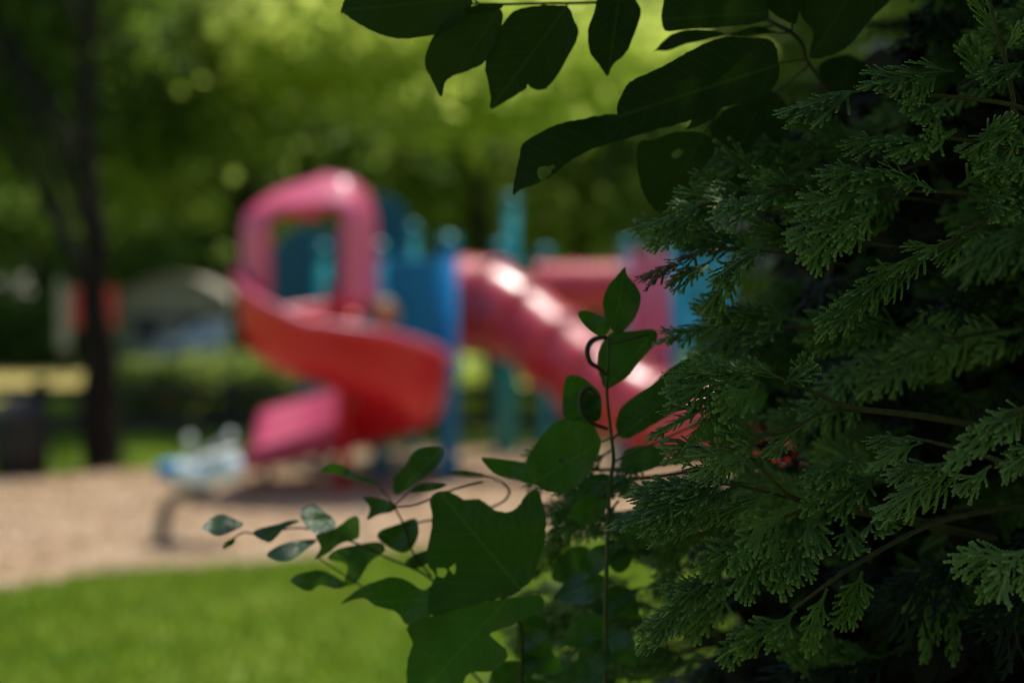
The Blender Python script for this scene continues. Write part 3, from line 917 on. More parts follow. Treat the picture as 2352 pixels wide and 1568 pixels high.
sg = thing('notice_board', 'red and pale grey board half hidden behind the dark trunk', 'board', (gx(205, 36), 36, 0))
for sx in (-0.55, 0.62):
    build('post', box(sx - 0.05, sx + 0.05, -0.05, 0.05, -0.05, 2.2), 'fence_wood', sg)
bevel(build('red_panel', box(-0.42, 0.72, -0.10, -0.06, 1.30, 2.30), 'sign_red', sg), 0.04, 3)
bevel(build('pale_panel', box(-0.78, -0.44, -0.10, -0.06, 0.75, 2.30), 'sign_pale', sg), 0.02, 2)

# ------------------------------------------------------------------ near plants: leaves
UVS = []


def leaf_mesh(outline, depth, ax, slope=(0, 0), fold=0.10, wave=0.004, holes=(), bend=0.0, origin=Vector((0, 0, 0)), grid=9):
    """one leaf with its own size, tilt, fold along the midrib and curl; outline on the drawing, ax = (base, tip)"""
    ol = spline(outline, 5, closed=True)
    span = np.linalg.norm(ol.max(0) - ol.min(0))
    ol = ol + RNG.normal(0, 0.0018 * span, ol.shape)
    hl = []
    for h in holes:
        h = spline(h, 3, closed=True)
        hl.append(h + RNG.normal(0, 0.06 * np.linalg.norm(h.max(0) - h.min(0)), h.shape))
    b, t = np.array(ax[0], float), np.array(ax[1], float)
    L = np.linalg.norm(t - b)
    d = (t - b) / L
    nrm = np.array([-d[1], d[0]])
    lo, hi = ol.min(0), ol.max(0)
    step = max(hi - lo) / (grid + 3)
    pts = [p for p in ol]
    edges = [(i, (i + 1) % len(ol)) for i in range(len(ol))]
    for h in hl:
        k = len(pts)
        pts += [p for p in h]
        edges += [(k + i, k + (i + 1) % len(h)) for i in range(len(h))]
    g = []
    for u in np.arange(step * 0.5, L, step):             # midrib row, then rows to both sides
        for s in np.arange(-12, 13):
            q = b + d * u + nrm * s * step * 0.8
            g.append(q)
    g = np.array(g)
    g = g[inside(g, ol)]
    for h in hl:
        g = g[~inside(g, h)]
    if len(g):
        dmin = np.min(np.linalg.norm(g[:, None] - ol[None], axis=2), 1)
        g = g[dmin > step * 0.3]
    pts += [p for p in g]
    res = delaunay_2d_cdt([Vector((float(p[0]), float(p[1]))) for p in pts], edges, [], 0, 1e-4)
    vs = np.array([(p.x, p.y) for p in res[0]])
    tris = [tuple(fc) for fc in res[2]]
    ce = np.array([vs[list(fc)].mean(0) for fc in tris])
    ok = inside(ce, ol)
    for h in hl:
        ok &= ~inside(ce, h)
    V = []
    UVS.clear()
    ph = random.uniform(0, 6)
    for p in vs:
        r = p - b
        u, s = float(r @ d) / L, float(r @ nrm) * SC * depth
        dd = depth + slope[0] * (p[0] - b[0]) * SC * depth + slope[1] * (p[1] - b[1]) * SC * depth
        dd += -fold * abs(s) + bend * (u - 0.3) ** 2 + wave * math.sin(9 * u + ph + 40 * s)
        V.append(P(p[0], p[1], dd) - origin)
        UVS.append((u, float(r @ nrm) / L))
    return V, [fc for fc, k in zip(tris, ok) if k]


def add_leaf(parent, outline, ax, depth, m, origin, **kw):
    o = build('leaf', leaf_mesh(outline, depth, ax, origin=origin, **kw), m, parent, True)
    lay = o.data.uv_layers.new(name='UVMap')
    for lp in o.data.loops:
        lay.data[lp.index].uv = UVS[lp.vertex_index]
    return o


def stem(name, pts, rad, m, parent, origin, n=8):
    sp = spline([tuple(P(*p) - origin) for p in pts], 5)
    rr = np.interp(np.linspace(0, 1, len(sp)), np.linspace(0, 1, len(rad)), rad)
    return build(name, tube(sp, list(rr), n), m, parent, True)


# --- tree above the camera, its lowest leaves hang into view
TB = Vector((2.3, -1.6, 0))
top = thing('overhanging_tree', 'broadleaf tree whose dark leaves hang in along the top edge', 'tree', TB)
parts = [tube(spline([(0, 0, -0.1), (-0.05, 0.1, 1.5), (-0.3, 0.5, 3.0), (-0.9, 1.1, 4.4), (-1.4, 1.5, 6.0)], 5), list(np.linspace(0.17, 0.05, 21)), 10),
         tube(spline([(-0.3, 0.5, 3.0), (-0.8, 1.6, 3.4), (-1.3, 2.8, 3.1), (-1.6, 3.3, 2.75)], 5), list(np.linspace(0.08, 0.012, 16)), 8),
         tube(spline([(-0.6, 0.8, 3.7), (-1.9, 0.8, 4.3), (-3.0, 1.2, 4.4)], 5), list(np.linspace(0.07, 0.02, 11)), 8),
         tube(spline([(-0.9, 1.1, 4.4), (-0.2, 2.4, 4.9), (0.3, 3.4, 4.9)], 5), list(np.linspace(0.06, 0.02, 11)), 8)]
build('trunk', merge(*parts), 'bark', top, True)
cs = np.concatenate([ball_points(900, (-2.0, 1.2, 4.2), (3.4, 3.0, 1.9), 0.1, 2.3), ball_points(420, (-0.6, 3.0, 4.0), (2.2, 1.8, 1.5), 0.1, 2.5),
                     ball_points(1100, (-2.2, -1.4, 3.2), (4.6, 1.8, 2.6), 0.1, 0.5)])
wy, wz = cs[:, 1] + TB.y, cs[:, 2]
cs = cs[(wz > 2.2 + 0.27 * np.maximum(wy, 0)) | (wy < -0.9)]
wx, wy = cs[:, 0] + TB.x, cs[:, 1] + TB.y
cs = cs[(wx > 0.05) | (wy < -0.6)]  # unseen crown, shaped to block sky behind camera and shade the near plants
v, f = leaf_cards(cs, 0.20, 26, 0.08, flat=0.8)
link('crown', np_mesh('crown', v, f), 'leaf_mid', top)
DT = 1.72
tw = stem('twig', [(1905, 215, 1.75), (1868, 160, 1.74), (1852, 138, 1.73), (1842, 102, 1.72), (1816, 75, 1.72), (1773, 52, 1.73), (1760, 33, 1.74), (1752, -60, 1.76), (1730, -500, 1.8), (1600, -1500, 1.9)], [0.0016, 0.0022, 0.0022, 0.0025, 0.0032, 0.006, 0.012], 'stem_brown', top, TB)
stem('petiole', [(1816, 75, 1.72), (1819, 62, 1.72), (1817, 52, 1.72)], [0.0013, 0.001], 'stem_brown', tw, TB)
stem('petiole', [(1852, 138, 1.73), (1820, 141, 1.73), (1788, 145, 1.72)], [0.0013, 0.001], 'stem_brown', tw, TB)
stem('petiole', [(1816, 75, 1.72), (1790, 76, 1.72), (1775, 73, 1.72)], [0.001, 0.0008], 'stem_brown', tw, TB)
tw2 = stem('twig', [(1060, 8, 1.70), (1150, 10, 1.70), (1260, 8, 1.71), (1400, 3, 1.72), (1490, -30, 1.74), (1560, -160, 1.78), (1590, -700, 1.9)], [0.0012, 0.0015, 0.0018, 0.003, 0.006], 'stem_brown', top, TB)
TOP = [
    (tw2, [(783, 27), (800, -15), (860, -60), (960, -70), (1040, -40), (1085, 0), (1070, 30), (1040, 62), (1000, 80), (925, 89), (870, 78), (815, 50), (792, 32)], ((1085, -5), (785, 25)), 1.70, {}),
    (tw2, [(1013, 222), (990, 180), (976, 153), (980, 120), (996, 82), (1030, 40), (1066, 22), (1110, 18), (1152, 24), (1150, 70), (1132, 115), (1108, 147), (1070, 165), (1040, 175), (1022, 192)], ((1148, 20), (1013, 222)), 1.705, dict(fold=0.2)),
    (tw2, [(1128, 249), (1126, 215), (1114, 150), (1128, 105), (1150, 63), (1180, 27), (1230, 14), (1275, 12), (1305, 16), (1318, 45), (1329, 77), (1305, 130), (1264, 195), (1240, 206), (1222, 203), (1212, 194), (1206, 206), (1165, 230)], ((1303, 14), (1128, 249)), 1.71, dict(fold=0.18)),
    (tw2, [(1385, -40), (1365, 25), (1351, 71), (1355, 120), (1375, 148), (1396, 175), (1407, 150), (1438, 121), (1460, 70), (1472, 28), (1458, -5), (1440, -45)], ((1428, -45), (1396, 173)), 1.71, dict(fold=0.25)),
    (tw2, [(1064, 24), (1085, 14), (1120, 9), (1150, 8), (1153, 18), (1120, 26), (1085, 30)], ((1153, 12), (1064, 24)), 1.69, dict(slope=(0, 1.5))),
    (tw, [(1530, -60), (1525, 0), (1519, 36), (1524, 66), (1537, 72), (1589, 67), (1671, 62), (1740, 53), (1762, 42), (1755, 0), (1720, -60), (1620, -90)], ((1762, 30), (1519, 45)), 1.70, {}),
    (tw, [(1493, 134), (1506, 114), (1543, 80), (1589, 68), (1640, 72), (1668, 80), (1632, 89), (1573, 102), (1534, 116), (1506, 117)], ((1668, 80), (1493, 134)), 1.74, {}),
    (tw, [(1676, 82), (1708, 68), (1740, 61), (1765, 68), (1780, 76), (1750, 79), (1715, 83)], ((1780, 74), (1676, 82)), 1.72, {}),
    (tw, [(1788, 143), (1781, 108), (1763, 92), (1721, 87), (1655, 87), (1589, 115), (1543, 141), (1491, 167), (1452, 184), (1432, 210), (1417, 246), (1425, 279), (1468, 295), (1501, 299), (1557, 285), (1610, 268), (1671, 243), (1737, 230), (1780, 197), (1791, 160)], ((1792, 147), (1420, 268)), 1.70, dict(fold=0.15, slope=(0.2, 0))),
    (tw, [(1629, 184), (1602, 223), (1586, 279), (1574, 297), (1596, 292), (1632, 276), (1655, 249), (1688, 197), (1664, 178)], ((1670, 180), (1576, 296)), 1.715, {}),
    (tw, [(1178, 447), (1184, 400), (1192, 370), (1200, 332), (1240, 305), (1290, 283), (1340, 272), (1400, 262), (1440, 270), (1480, 292), (1500, 300), (1440, 318), (1380, 335), (1330, 357), (1290, 385), (1255, 412), (1222, 426), (1195, 436)], ((1500, 297), (1179, 445)), 1.71, dict(slope=(0.1, -0.5), fold=0.05, holes=[[(1234, 391), (1253, 380), (1275, 380), (1264, 397), (1245, 413)]])),
    (tw, [(1468, 328), (1463, 377), (1478, 443), (1511, 486), (1557, 472), (1589, 443), (1609, 400), (1645, 341), (1626, 312), (1589, 302), (1543, 305), (1504, 320)], ((1620, 305), (1511, 486)), 1.72, dict(fold=0.2, holes=[[(1542, 358), (1553, 341), (1570, 348), (1557, 363)]])),
    (tw, [(1632, 295), (1642, 335), (1675, 354), (1717, 356), (1734, 328), (1763, 289), (1740, 236), (1681, 246), (1648, 269)], ((1745, 240), (1690, 357)), 1.76, {}),
    (tw, [(1842, -60), (1838, 30), (1866, 70), (1862, 110), (1862, 134), (1898, 131), (1950, 106), (2003, 40), (2045, 0), (2060, -60)], ((1990, -70), (1862, 133)), 1.73, {}),
    (tw, [(1745, -60), (1757, 5), (1775, 30), (1817, 54), (1832, 42), (1845, -60)], ((1795, -60), (1820, 54)), 1.72, {}),
    (tw, [(1700, 250), (1712, 330), (1745, 300), (1790, 330), (1815, 280), (1800, 230), (1760, 205), (1720, 215)], ((1800, 220), (1720, 330)), 1.80, {}),
]
TOP += [
    (tw, [(1735, 330), (1748, 372), (1782, 392), (1822, 380), (1838, 345), (1812, 310), (1770, 300)], ((1825, 300), (1760, 392)), 1.88, dict(slope=(0.3, -0.4))),
    (tw, [(1660, 385), (1672, 425), (1712, 452), (1740, 430), (1742, 392), (1708, 368)], ((1742, 380), (1690, 448)), 1.92, {}),
    (tw, [(1880, 150), (1898, 205), (1940, 222), (1985, 196), (1990, 150), (1940, 125)], ((1880, 150), (1990, 170)), 1.95, {}),
]
for par, ol, ax, d, kw in TOP:
    add_leaf(par, ol, ax, d - 0.04, 'leaf_top', TB, **kw)
for par, a, b in ((tw, (1620, 305, 1.72), (1690, 180, 1.75)), (tw, (1500, 298, 1.71), (1640, 230, 1.75)), (tw, (1745, 240, 1.76), (1860, 150, 1.74)),
                  (tw2, (1148, 20, 1.705), (1150, 9, 1.70)), (tw2, (1303, 14, 1.71), (1300, 7, 1.712)), (tw2, (1085, -5, 1.70), (1100, 9, 1.70)), (tw, (1668, 80, 1.74), (1775, 60, 1.73))):
    stem('petiole', [a, tuple((p + q) / 2 for p, q in zip(a, b)), b], [0.001, 0.0013], 'stem_brown', par, TB)

# --- tall sapling with paired leaves
SB = Vector((P(1390, 1500, 1.7).x, 1.72, 0))
sap = thing('tall_sapling', 'upright sapling with broad paired leaves in front of the red tube slide', 'sapling', SB)
main = stem('stem', [(1398, 776, 1.66), (1397, 830, 1.66), (1394, 900, 1.67), (1404, 1000, 1.68), (1408, 1060, 1.69), (1401, 1110, 1.70), (1395, 1250, 1.70), (1390, 1500, 1.71), (1388, 2200, 1.72), (1390, 4000, 1.72)],
            [0.0015, 0.0018, 0.002, 0.0024, 0.003, 0.005], 'stem_green', sap, SB)
SAP = [
    ([(1435, 613), (1441, 632), (1461, 655), (1472, 685), (1461, 725), (1440, 753), (1419, 769), (1401, 753), (1389, 722), (1385, 690), (1398, 655), (1419, 630)], ((1408, 774), (1435, 613)), 1.66, dict(fold=0.25)),
    ([(1327, 719), (1345, 713), (1370, 720), (1394, 733), (1400, 752), (1395, 766), (1380, 774), (1356, 760), (1336, 740)], ((1398, 772), (1327, 718)), 1.655, dict(fold=0.25)),
    ([(1384, 785), (1408, 764), (1454, 760), (1503, 757), (1507, 785), (1472, 827), (1440, 866), (1394, 892), (1380, 869), (1373, 831)], ((1500, 765), (1392, 891)), 1.68, {}),
    ([(1299, 868), (1327, 862), (1352, 876), (1377, 901), (1383, 935), (1376, 966), (1349, 963), (1320, 966), (1299, 961), (1292, 926)], ((1378, 960), (1305, 866)), 1.68, dict(fold=0.3)),
    ([(1215, 1045), (1243, 1003), (1278, 968), (1320, 954), (1356, 964), (1370, 990), (1381, 1017), (1368, 1056), (1349, 1091), (1325, 1115), (1299, 1131), (1250, 1126), (1215, 1094), (1209, 1068)], ((1381, 1016), (1222, 1110)), 1.68, dict(holes=[[(1284, 1058), (1294, 1053), (1305, 1060), (1293, 1065)]])),
    ([(1419, 998), (1415, 968), (1429, 933), (1465, 904), (1500, 880), (1546, 841), (1605, 817), (1640, 834), (1623, 887), (1560, 940), (1507, 971), (1461, 998), (1437, 1006)], ((1630, 830), (1424, 1003)), 1.70, dict(fold=0.15)),
    ([(1598, 1012), (1620, 970), (1660, 930), (1720, 903), (1765, 900), (1745, 945), (1700, 985), (1650, 1012)], ((1765, 900), (1600, 1010)), 1.75, {}),
    ([(1426, 1060), (1437, 1034), (1472, 1022), (1510, 1024), (1531, 1042), (1507, 1073), (1454, 1088), (1426, 1080)], ((1408, 1075), (1531, 1040)), 1.74, {}),
    ([(1268, 1330), (1275, 1290), (1300, 1262), (1340, 1252), (1362, 1275), (1352, 1315), (1315, 1338)], ((1360, 1260), (1270, 1332)), 1.85, {}),
    ([(1391, 1262), (1400, 1240), (1440, 1238), (1453, 1265), (1445, 1300), (1420, 1315), (1398, 1295)], ((1395, 1245), (1440, 1310)), 1.8, {}),
    ([(1106, 1051), (1152, 1055), (1213, 1064), (1245, 1085), (1241, 1114), (1188, 1103), (1135, 1085)], ((1245, 1095), (1106, 1051)), 1.72, {}),
    ([(1352, 900), (1340, 897), (1332, 915), (1334, 945), (1350, 965), (1372, 966), (1380, 945), (1372, 915)], ((1376, 966), (1345, 898)), 1.66, dict(fold=0.3)),
]
for ol, ax, d, kw in SAP:
    add_leaf(main, ol, ax, d, 'leaf_sap', SB, **kw)
stem('tendril', [(1392, 775, 1.66), (1373, 777, 1.655), (1357, 785, 1.65), (1349, 806, 1.65), (1356, 831, 1.65), (1373, 843, 1.655), (1392, 860, 1.66)], [0.0022, 0.0034, 0.003, 0.002], 'stem_brown', main, SB)
stem('tendril', [(1376, 915, 1.655), (1356, 893, 1.65), (1340, 898, 1.65), (1333, 920, 1.65), (1340, 950, 1.65), (1362, 972, 1.66), (1396, 985, 1.67)], [0.0016, 0.003, 0.0028, 0.002], 'stem_brown', main, SB)
for a, b in (((1500, 765, 1.68), (1400, 790, 1.66)), ((1381, 1016, 1.68), (1404, 1005, 1.68)), ((1630, 830, 1.7), (1403, 1010, 1.68)), ((1765, 900, 1.75), (1408, 1060, 1.69)),
             ((1245, 1095, 1.72), (1402, 1110, 1.70)), ((1360, 1260, 1.85), (1395, 1290, 1.71)), ((1408, 774, 1.66), (1398, 785, 1.66))):
    stem('petiole', [a, tuple((p + q) / 2 for p, q in zip(a, b)), b], [0.001, 0.0014], 'stem_green', main, SB)

def ovate(bx, by, tx, ty, w):
    b, t = np.array([bx, by], float), np.array([tx, ty], float)
    d = t - b
    L = np.linalg.norm(d)
    d /= L
    nn = np.array([-d[1], d[0]])
    prof = [(0.0, 0.05), (0.12, 0.55), (0.32, 0.98), (0.52, 1.0), (0.72, 0.72), (0.88, 0.32), (1.0, 0.0)]
    left = [tuple(b + d * L * u + nn * w * 0.5 * q) for u, q in prof]
    right = [tuple(b + d * L * u - nn * w * 0.5 * q) for u, q in prof[-2::-1]]
    return left + right


for (bx, by, tx, ty, w, dd) in [(1397, 1150, 1300, 1190, 62, 1.72), (1396, 1180, 1480, 1240, 60, 1.76), (1395, 1330, 1270, 1375, 74, 1.74), (1394, 1350, 1470, 1420, 66, 1.78),
                                (1393, 1420, 1290, 1480, 76, 1.75), (1392, 1470, 1330, 1565, 72, 1.72), (1391, 1440, 1462, 1530, 70, 1.77), (1391, 1540, 1260, 1590, 78, 1.74),
                                (1398, 1090, 1330, 1150, 50, 1.74), (1396, 1250, 1340, 1330, 52, 1.73)]:
    add_leaf(main, ovate(bx, by, tx, ty, w), ((bx, by), (tx, ty)), dd, 'leaf_sap', SB, slope=(random.uniform(-.6, .6), random.uniform(-1.2, .2)), fold=0.25, bend=0.03)

# --- maple seedling
MB_ = Vector((P(1150, 1500, 1.72).x, 1.76, 0))
mp = thing('maple_seedling', 'young maple with a large lobed leaf beside the small-leaved shrub', 'sapling', MB_)
ms = stem('stem', [(1150, 1372, 1.74), (1190, 1420, 1.74), (1200, 1500, 1.75), (1195, 1700, 1.76), (1180, 2400, 1.76), (1170, 4000, 1.76)], [0.0016, 0.002, 0.003, 0.005], 'stem_brown', mp, MB_)
MAP = [
    ([(989, 1146), (1014, 1127), (1046, 1135), (1067, 1146), (1099, 1145), (1120, 1158), (1140, 1172), (1170, 1174), (1191, 1160), (1209, 1135), (1234, 1125), (1248, 1160), (1255, 1206), (1245, 1267), (1222, 1331), (1195, 1352), (1152, 1372), (1099, 1386), (1040, 1400), (996, 1413), (982, 1388), (989, 1348), (1000, 1320), (984, 1300), (981, 1262), (992, 1196)], ((1195, 1352), (1010, 1130)), 1.72, dict(fold=0.12, holes=[[(1004, 1318), (1010, 1304), (1024, 1306), (1022, 1322)], [(1034, 1304), (1044, 1296), (1048, 1310), (1040, 1316)]])),
    ([(782, 1386), (825, 1352), (860, 1335), (903, 1324), (939, 1334), (971, 1354), (1000, 1340), (1010, 1375), (996, 1409), (939, 1434), (910, 1405), (864, 1391), (832, 1373)], ((1000, 1375), (782, 1386)), 1.74, {}),
    ([(935, 1440), (996, 1412), (1070, 1392), (1152, 1374), (1241, 1368), (1240, 1400), (1170, 1437), (1127, 1455), (1145, 1475), (1167, 1501), (1135, 1538), (1081, 1544), (1063, 1572), (1040, 1620), (946, 1615), (935, 1526), (948, 1475)], ((1160, 1380), (960, 1600)), 1.72, dict(fold=0.12)),
    ([(1191, 1392), (1210, 1400), (1260, 1430), (1250, 1500), (1210, 1560), (1190, 1480)], ((1200, 1395), (1215, 1555)), 1.8, {}),
]
for ol, ax, d, kw in MAP:
    add_leaf(ms, ol, ax, d, 'leaf_sap', MB_, **kw)
for (bx, by, tx, ty, w, dd) in [(1196, 1440, 1270, 1510, 62, 1.78), (1198, 1500, 1300, 1540, 60, 1.8), (1198, 1520, 1120, 1600, 70, 1.76), (1200, 1560, 1270, 1640, 70, 1.77)]:
    add_leaf(ms, ovate(bx, by, tx, ty, w), ((bx, by), (tx, ty)), dd, 'leaf_sap', MB_, slope=(random.uniform(-.6, .6), random.uniform(-1, .2)), fold=0.25, bend=0.03)
stem('petiole', [(1195, 1352, 1.72), (1180, 1362, 1.73), (1152, 1374, 1.74)], [0.0012, 0.0015], 'stem_brown', ms, MB_)
stem('petiole', [(1000, 1375, 1.74), (1080, 1400, 1.745), (1180, 1420, 1.74)], [0.0012, 0.0015], 'stem_brown', ms, MB_)

# --- small-leaved shrub
QB = Vector((P(1230, 1500, 1.8).x, 1.84, 0))
qs = thing('small_leaved_shrub', 'thin shrub twig with small pale-sheened leaves reaching over the wood chips', 'shrub', QB)
q1 = stem('twig', [(533, 1238, 1.79), (560, 1222, 1.79), (600, 1226, 1.79), (690, 1212, 1.79), (800, 1240, 1.8), (900, 1285, 1.8), (985, 1325, 1.81), (1080, 1420, 1.82), (1180, 1580, 1.83), (1230, 1900, 1.84), (1240, 4000, 1.84)], [0.0009, 0.0011, 0.0014, 0.002, 0.005], 'stem_brown', qs, QB)
q2 = stem('twig', [(730, 1278, 1.79), (760, 1300, 1.79), (830, 1345, 1.8), (905, 1395, 1.81), (960, 1450, 1.815), (1100, 1560, 1.825), (1200, 1750, 1.835)], [0.0009, 0.0012, 0.002], 'stem_brown', qs, QB)
q3 = stem('twig', [(945, 1125, 1.78), (920, 1150, 1.78), (908, 1165, 1.78), (925, 1200, 1.785), (950, 1270, 1.79), (990, 1322, 1.81)], [0.0009, 0.0012, 0.0015], 'stem_brown', qs, QB)
q4 = stem('twig', [(1026, 1085, 1.8), (1110, 1090, 1.8), (1140, 1100, 1.8), (1170, 1130, 1.8), (1140, 1160, 1.8), (1060, 1180, 1.8), (930, 1205, 1.79)], [0.0012, 0.0016, 0.0012], 'stem_brown', qs, QB)
stem('twig', [(908, 1165, 1.78), (960, 1158, 1.78), (1040, 1125, 1.79), (1110, 1108, 1.8)], [0.001, 0.0014], 'stem_brown', qs, QB)
stem('twig', [(866, 1112, 1.78), (885, 1135, 1.78), (908, 1165, 1.78)], [0.0007, 0.001], 'stem_brown', qs, QB)
SMALL = [
    (q1, [(464, 1210), (487, 1188), (512, 1181), (540, 1192), (560, 1204), (533, 1220), (503, 1230), (480, 1222)], ((562, 1206), (464, 1210)), 1.79, dict(slope=(0, -1.2))),
    (q1, [(512, 1261), (517, 1245), (537, 1235), (540, 1240), (535, 1250)], ((538, 1236), (512, 1261)), 1.79, {}),
    (q1, [(581, 1226), (597, 1213), (633, 1204), (669, 1194), (688, 1197), (654, 1213), (633, 1235), (615, 1245)], ((688, 1198), (600, 1238)), 1.79, dict(slope=(0, -0.8))),
    (q1, [(690, 1181), (697, 1167), (722, 1160), (743, 1176), (768, 1192), (766, 1213), (726, 1224), (700, 1205)], ((730, 1224), (715, 1160)), 1.785, dict(slope=(0, -1.4))),
    (q1, [(726, 1228), (772, 1211), (804, 1188), (823, 1188), (826, 1224), (818, 1238), (782, 1247), (754, 1268), (722, 1282), (736, 1256)], ((823, 1190), (722, 1281)), 1.795, {}),
    (q2, [(613, 1274), (633, 1256), (672, 1242), (727, 1239), (701, 1262), (669, 1284), (640, 1287)], ((728, 1240), (613, 1275)), 1.79, dict(slope=(0, -1.5))),
    (q2, [(667, 1331), (690, 1316), (736, 1308), (772, 1324), (797, 1342), (772, 1351), (736, 1343), (711, 1357), (683, 1347)], ((797, 1341), (667, 1331)), 1.79, {}),
    (q1, [(754, 1281), (775, 1260), (820, 1250), (871, 1244), (884, 1262), (850, 1290), (835, 1312), (818, 1338), (790, 1342), (797, 1297)], ((880, 1250), (795, 1340)), 1.80, {}),
    (q3, [(871, 1220), (914, 1203), (955, 1191), (959, 1235), (928, 1268), (875, 1243)], ((950, 1262), (872, 1222)), 1.79, {}),
    (q3, [(833, 1142), (868, 1144), (909, 1160), (900, 1175), (868, 1182), (843, 1193), (850, 1167)], ((910, 1163), (836, 1145)), 1.78, {}),
    (q3, [(910, 1136), (904, 1099), (928, 1071), (957, 1034), (1006, 1027), (1018, 1042), (996, 1078), (957, 1110)], ((912, 1138), (1012, 1030)), 1.78, dict(fold=0.25)),
    (q3, [(946, 1131), (957, 1114), (990, 1110), (1026, 1114), (996, 1127)], ((944, 1130), (1026, 1115)), 1.78, {}),
    (q3, [(738, 1083), (761, 1063), (793, 1072), (825, 1091), (861, 1106), (868, 1116), (825, 1102), (790, 1097), (770, 1086)], ((868, 1114), (740, 1082)), 1.78, dict(wave=0.01)),
    (q4, [(1024, 1086), (1060, 1080), (1110, 1086), (1112, 1094), (1060, 1093)], ((1112, 1090), (1024, 1086)), 1.80, {}),
    (q3, [(930, 1292), (960, 1268), (995, 1262), (985, 1290), (955, 1305)], ((990, 1300), (930, 1292)), 1.80, {}),
]
for par, ol, ax, d, kw in SMALL:
    add_leaf(par, ol, ax, d, 'leaf_small', QB, grid=6, **kw)

# ------------------------------------------------------------------ near plants: arborvitae
TIPS = []


def strip(V, F, p, ang, length, w, curv, step=0.0024, droop=0.0, tip=True, lift=0.0, fine=True, zs=0.0, tipw=0.75):
    """scaly flattened shoot in the spray plane; returns its centre line"""
    nseg = max(2, int(round(length / step)))
    line = []
    x, y = p
    s0 = 0.0
    rings = []
    for i in range(nseg + 1):
        u = i / nseg
        line.append((x, y, ang))
        zz = lift + zs * u * length - droop * (x * x + y * y * 2.0)
        ws = w * (1.0 - 0.10 * u)
        if fine:
            if i < nseg:
                rings.append((x, y, zz, ang, ws * 0.60))
                rings.append((x + math.cos(ang) * step * 0.66, y + math.sin(ang) * step * 0.66, zz, ang, ws * 1.15))
            else:
                rings.append((x, y, zz, ang, ws * 0.62))
        else:
            rings.append((x, y, zz, ang, ws * (1.0 if i % 2 == 0 else 0.75)))
        x += math.cos(ang) * length / nseg
        y += math.sin(ang) * length / nseg
        ang += curv / nseg
    if tip:
        r = rings[-1]
        for q, ww in (((0.7, 0.95), (1.35, 0.72), (1.7, 0.2)) if fine else ((0.8, 0.12),)):
            rings.append((r[0] + math.cos(r[3]) * w * q, r[1] + math.sin(r[3]) * w * q, r[2], r[3], w * ww))
    k0 = len(V)
    for (a, b, c, g, ww) in rings:
        nx, ny = -math.sin(g) * ww, math.cos(g) * ww
        if fine:
            V += [(a + nx, b + ny, c), (a, b, c + ww * 0.42), (a - nx, b - ny, c)]
        else:
            V += [(a + nx, b + ny, c), (a - nx, b - ny, c)]
    m = 3 if fine else 2
    for i in range(len(rings)):
        TIPS.extend([tipw * max(0.0, (i / (len(rings) - 1) - 0.35) / 0.65) ** 1.5] * m)
    for i in range(len(rings) - 1):
        for k in range(m - 1):
            F.append((k0 + i * m + k, k0 + i * m + k + 1, k0 + (i + 1) * m + k + 1, k0 + (i + 1) * m + k))
    return line


def frond_mesh(seed, L=0.09, fine=True, spread=1.0):
    """flat fern-like arborvitae spray along +x, shoots about 4 mm wide"""
    rd = random.Random(seed)
    TIPS.clear()
    V, F = [], []
    w = 0.0022 if fine else 0.0022
    st = 0.0040 if fine else 0.009
    dr = rd.uniform(0.5, 2.2)
    axis = strip(V, F, (0, 0), rd.uniform(-.1, .1), L, w * 1.05, rd.uniform(-.35, .35), st, dr, fine=fine)
    gap = 0.0060 if fine else 0.0075
    pos, side = L * rd.uniform(0.10, 0.2), rd.choice((-1, 1))
    while pos < L * 0.96:
        u = pos / L
        x, y, a = axis[min(int(u * (len(axis) - 1)), len(axis) - 1)]
        env = (0.50 * math.sin(math.pi * min(1, 0.15 + u * 0.92)) ** 0.8 * (1 - u * 0.45)) * spread
        pl = L * env * rd.uniform(0.7, 1.2) + 0.007
        pa = a + side * rd.uniform(0.48, 0.80)
        if rd.random() < 0.07:
            pos += gap
            side = -side
            continue
        lf, zs = rd.uniform(-.0015, .0015), rd.uniform(-.45, .35)
        pin = strip(V, F, (x, y), pa, pl, w, -side * rd.uniform(0.0, 0.6), st, dr, lift=lf, fine=fine, zs=zs)
        pp, s2 = 0.006, -side
        while pp < pl * 0.92 and pl > 0.011:
            v = pp / pl
            x2, y2, a2 = pin[min(int(v * (len(pin) - 1)), len(pin) - 1)]
            ql = min(0.017, (pl - pp) * rd.uniform(0.38, 0.70)) + 0.003
            qa = a2 + s2 * rd.uniform(0.55, 0.85)
            strip(V, F, (x2, y2), qa, ql, w * 0.95, -s2 * rd.uniform(0.0, 0.4), st, dr, lift=lf + zs * pp + rd.uniform(-.0012, .0012), fine=fine, zs=zs + rd.uniform(-.4, .3))
            pp += (0.0058 if fine else 0.0085) * rd.uniform(0.8, 1.25)
            s2 = -s2
        pos += gap * rd.uniform(0.8, 1.3)
        side = -side
    return V, F


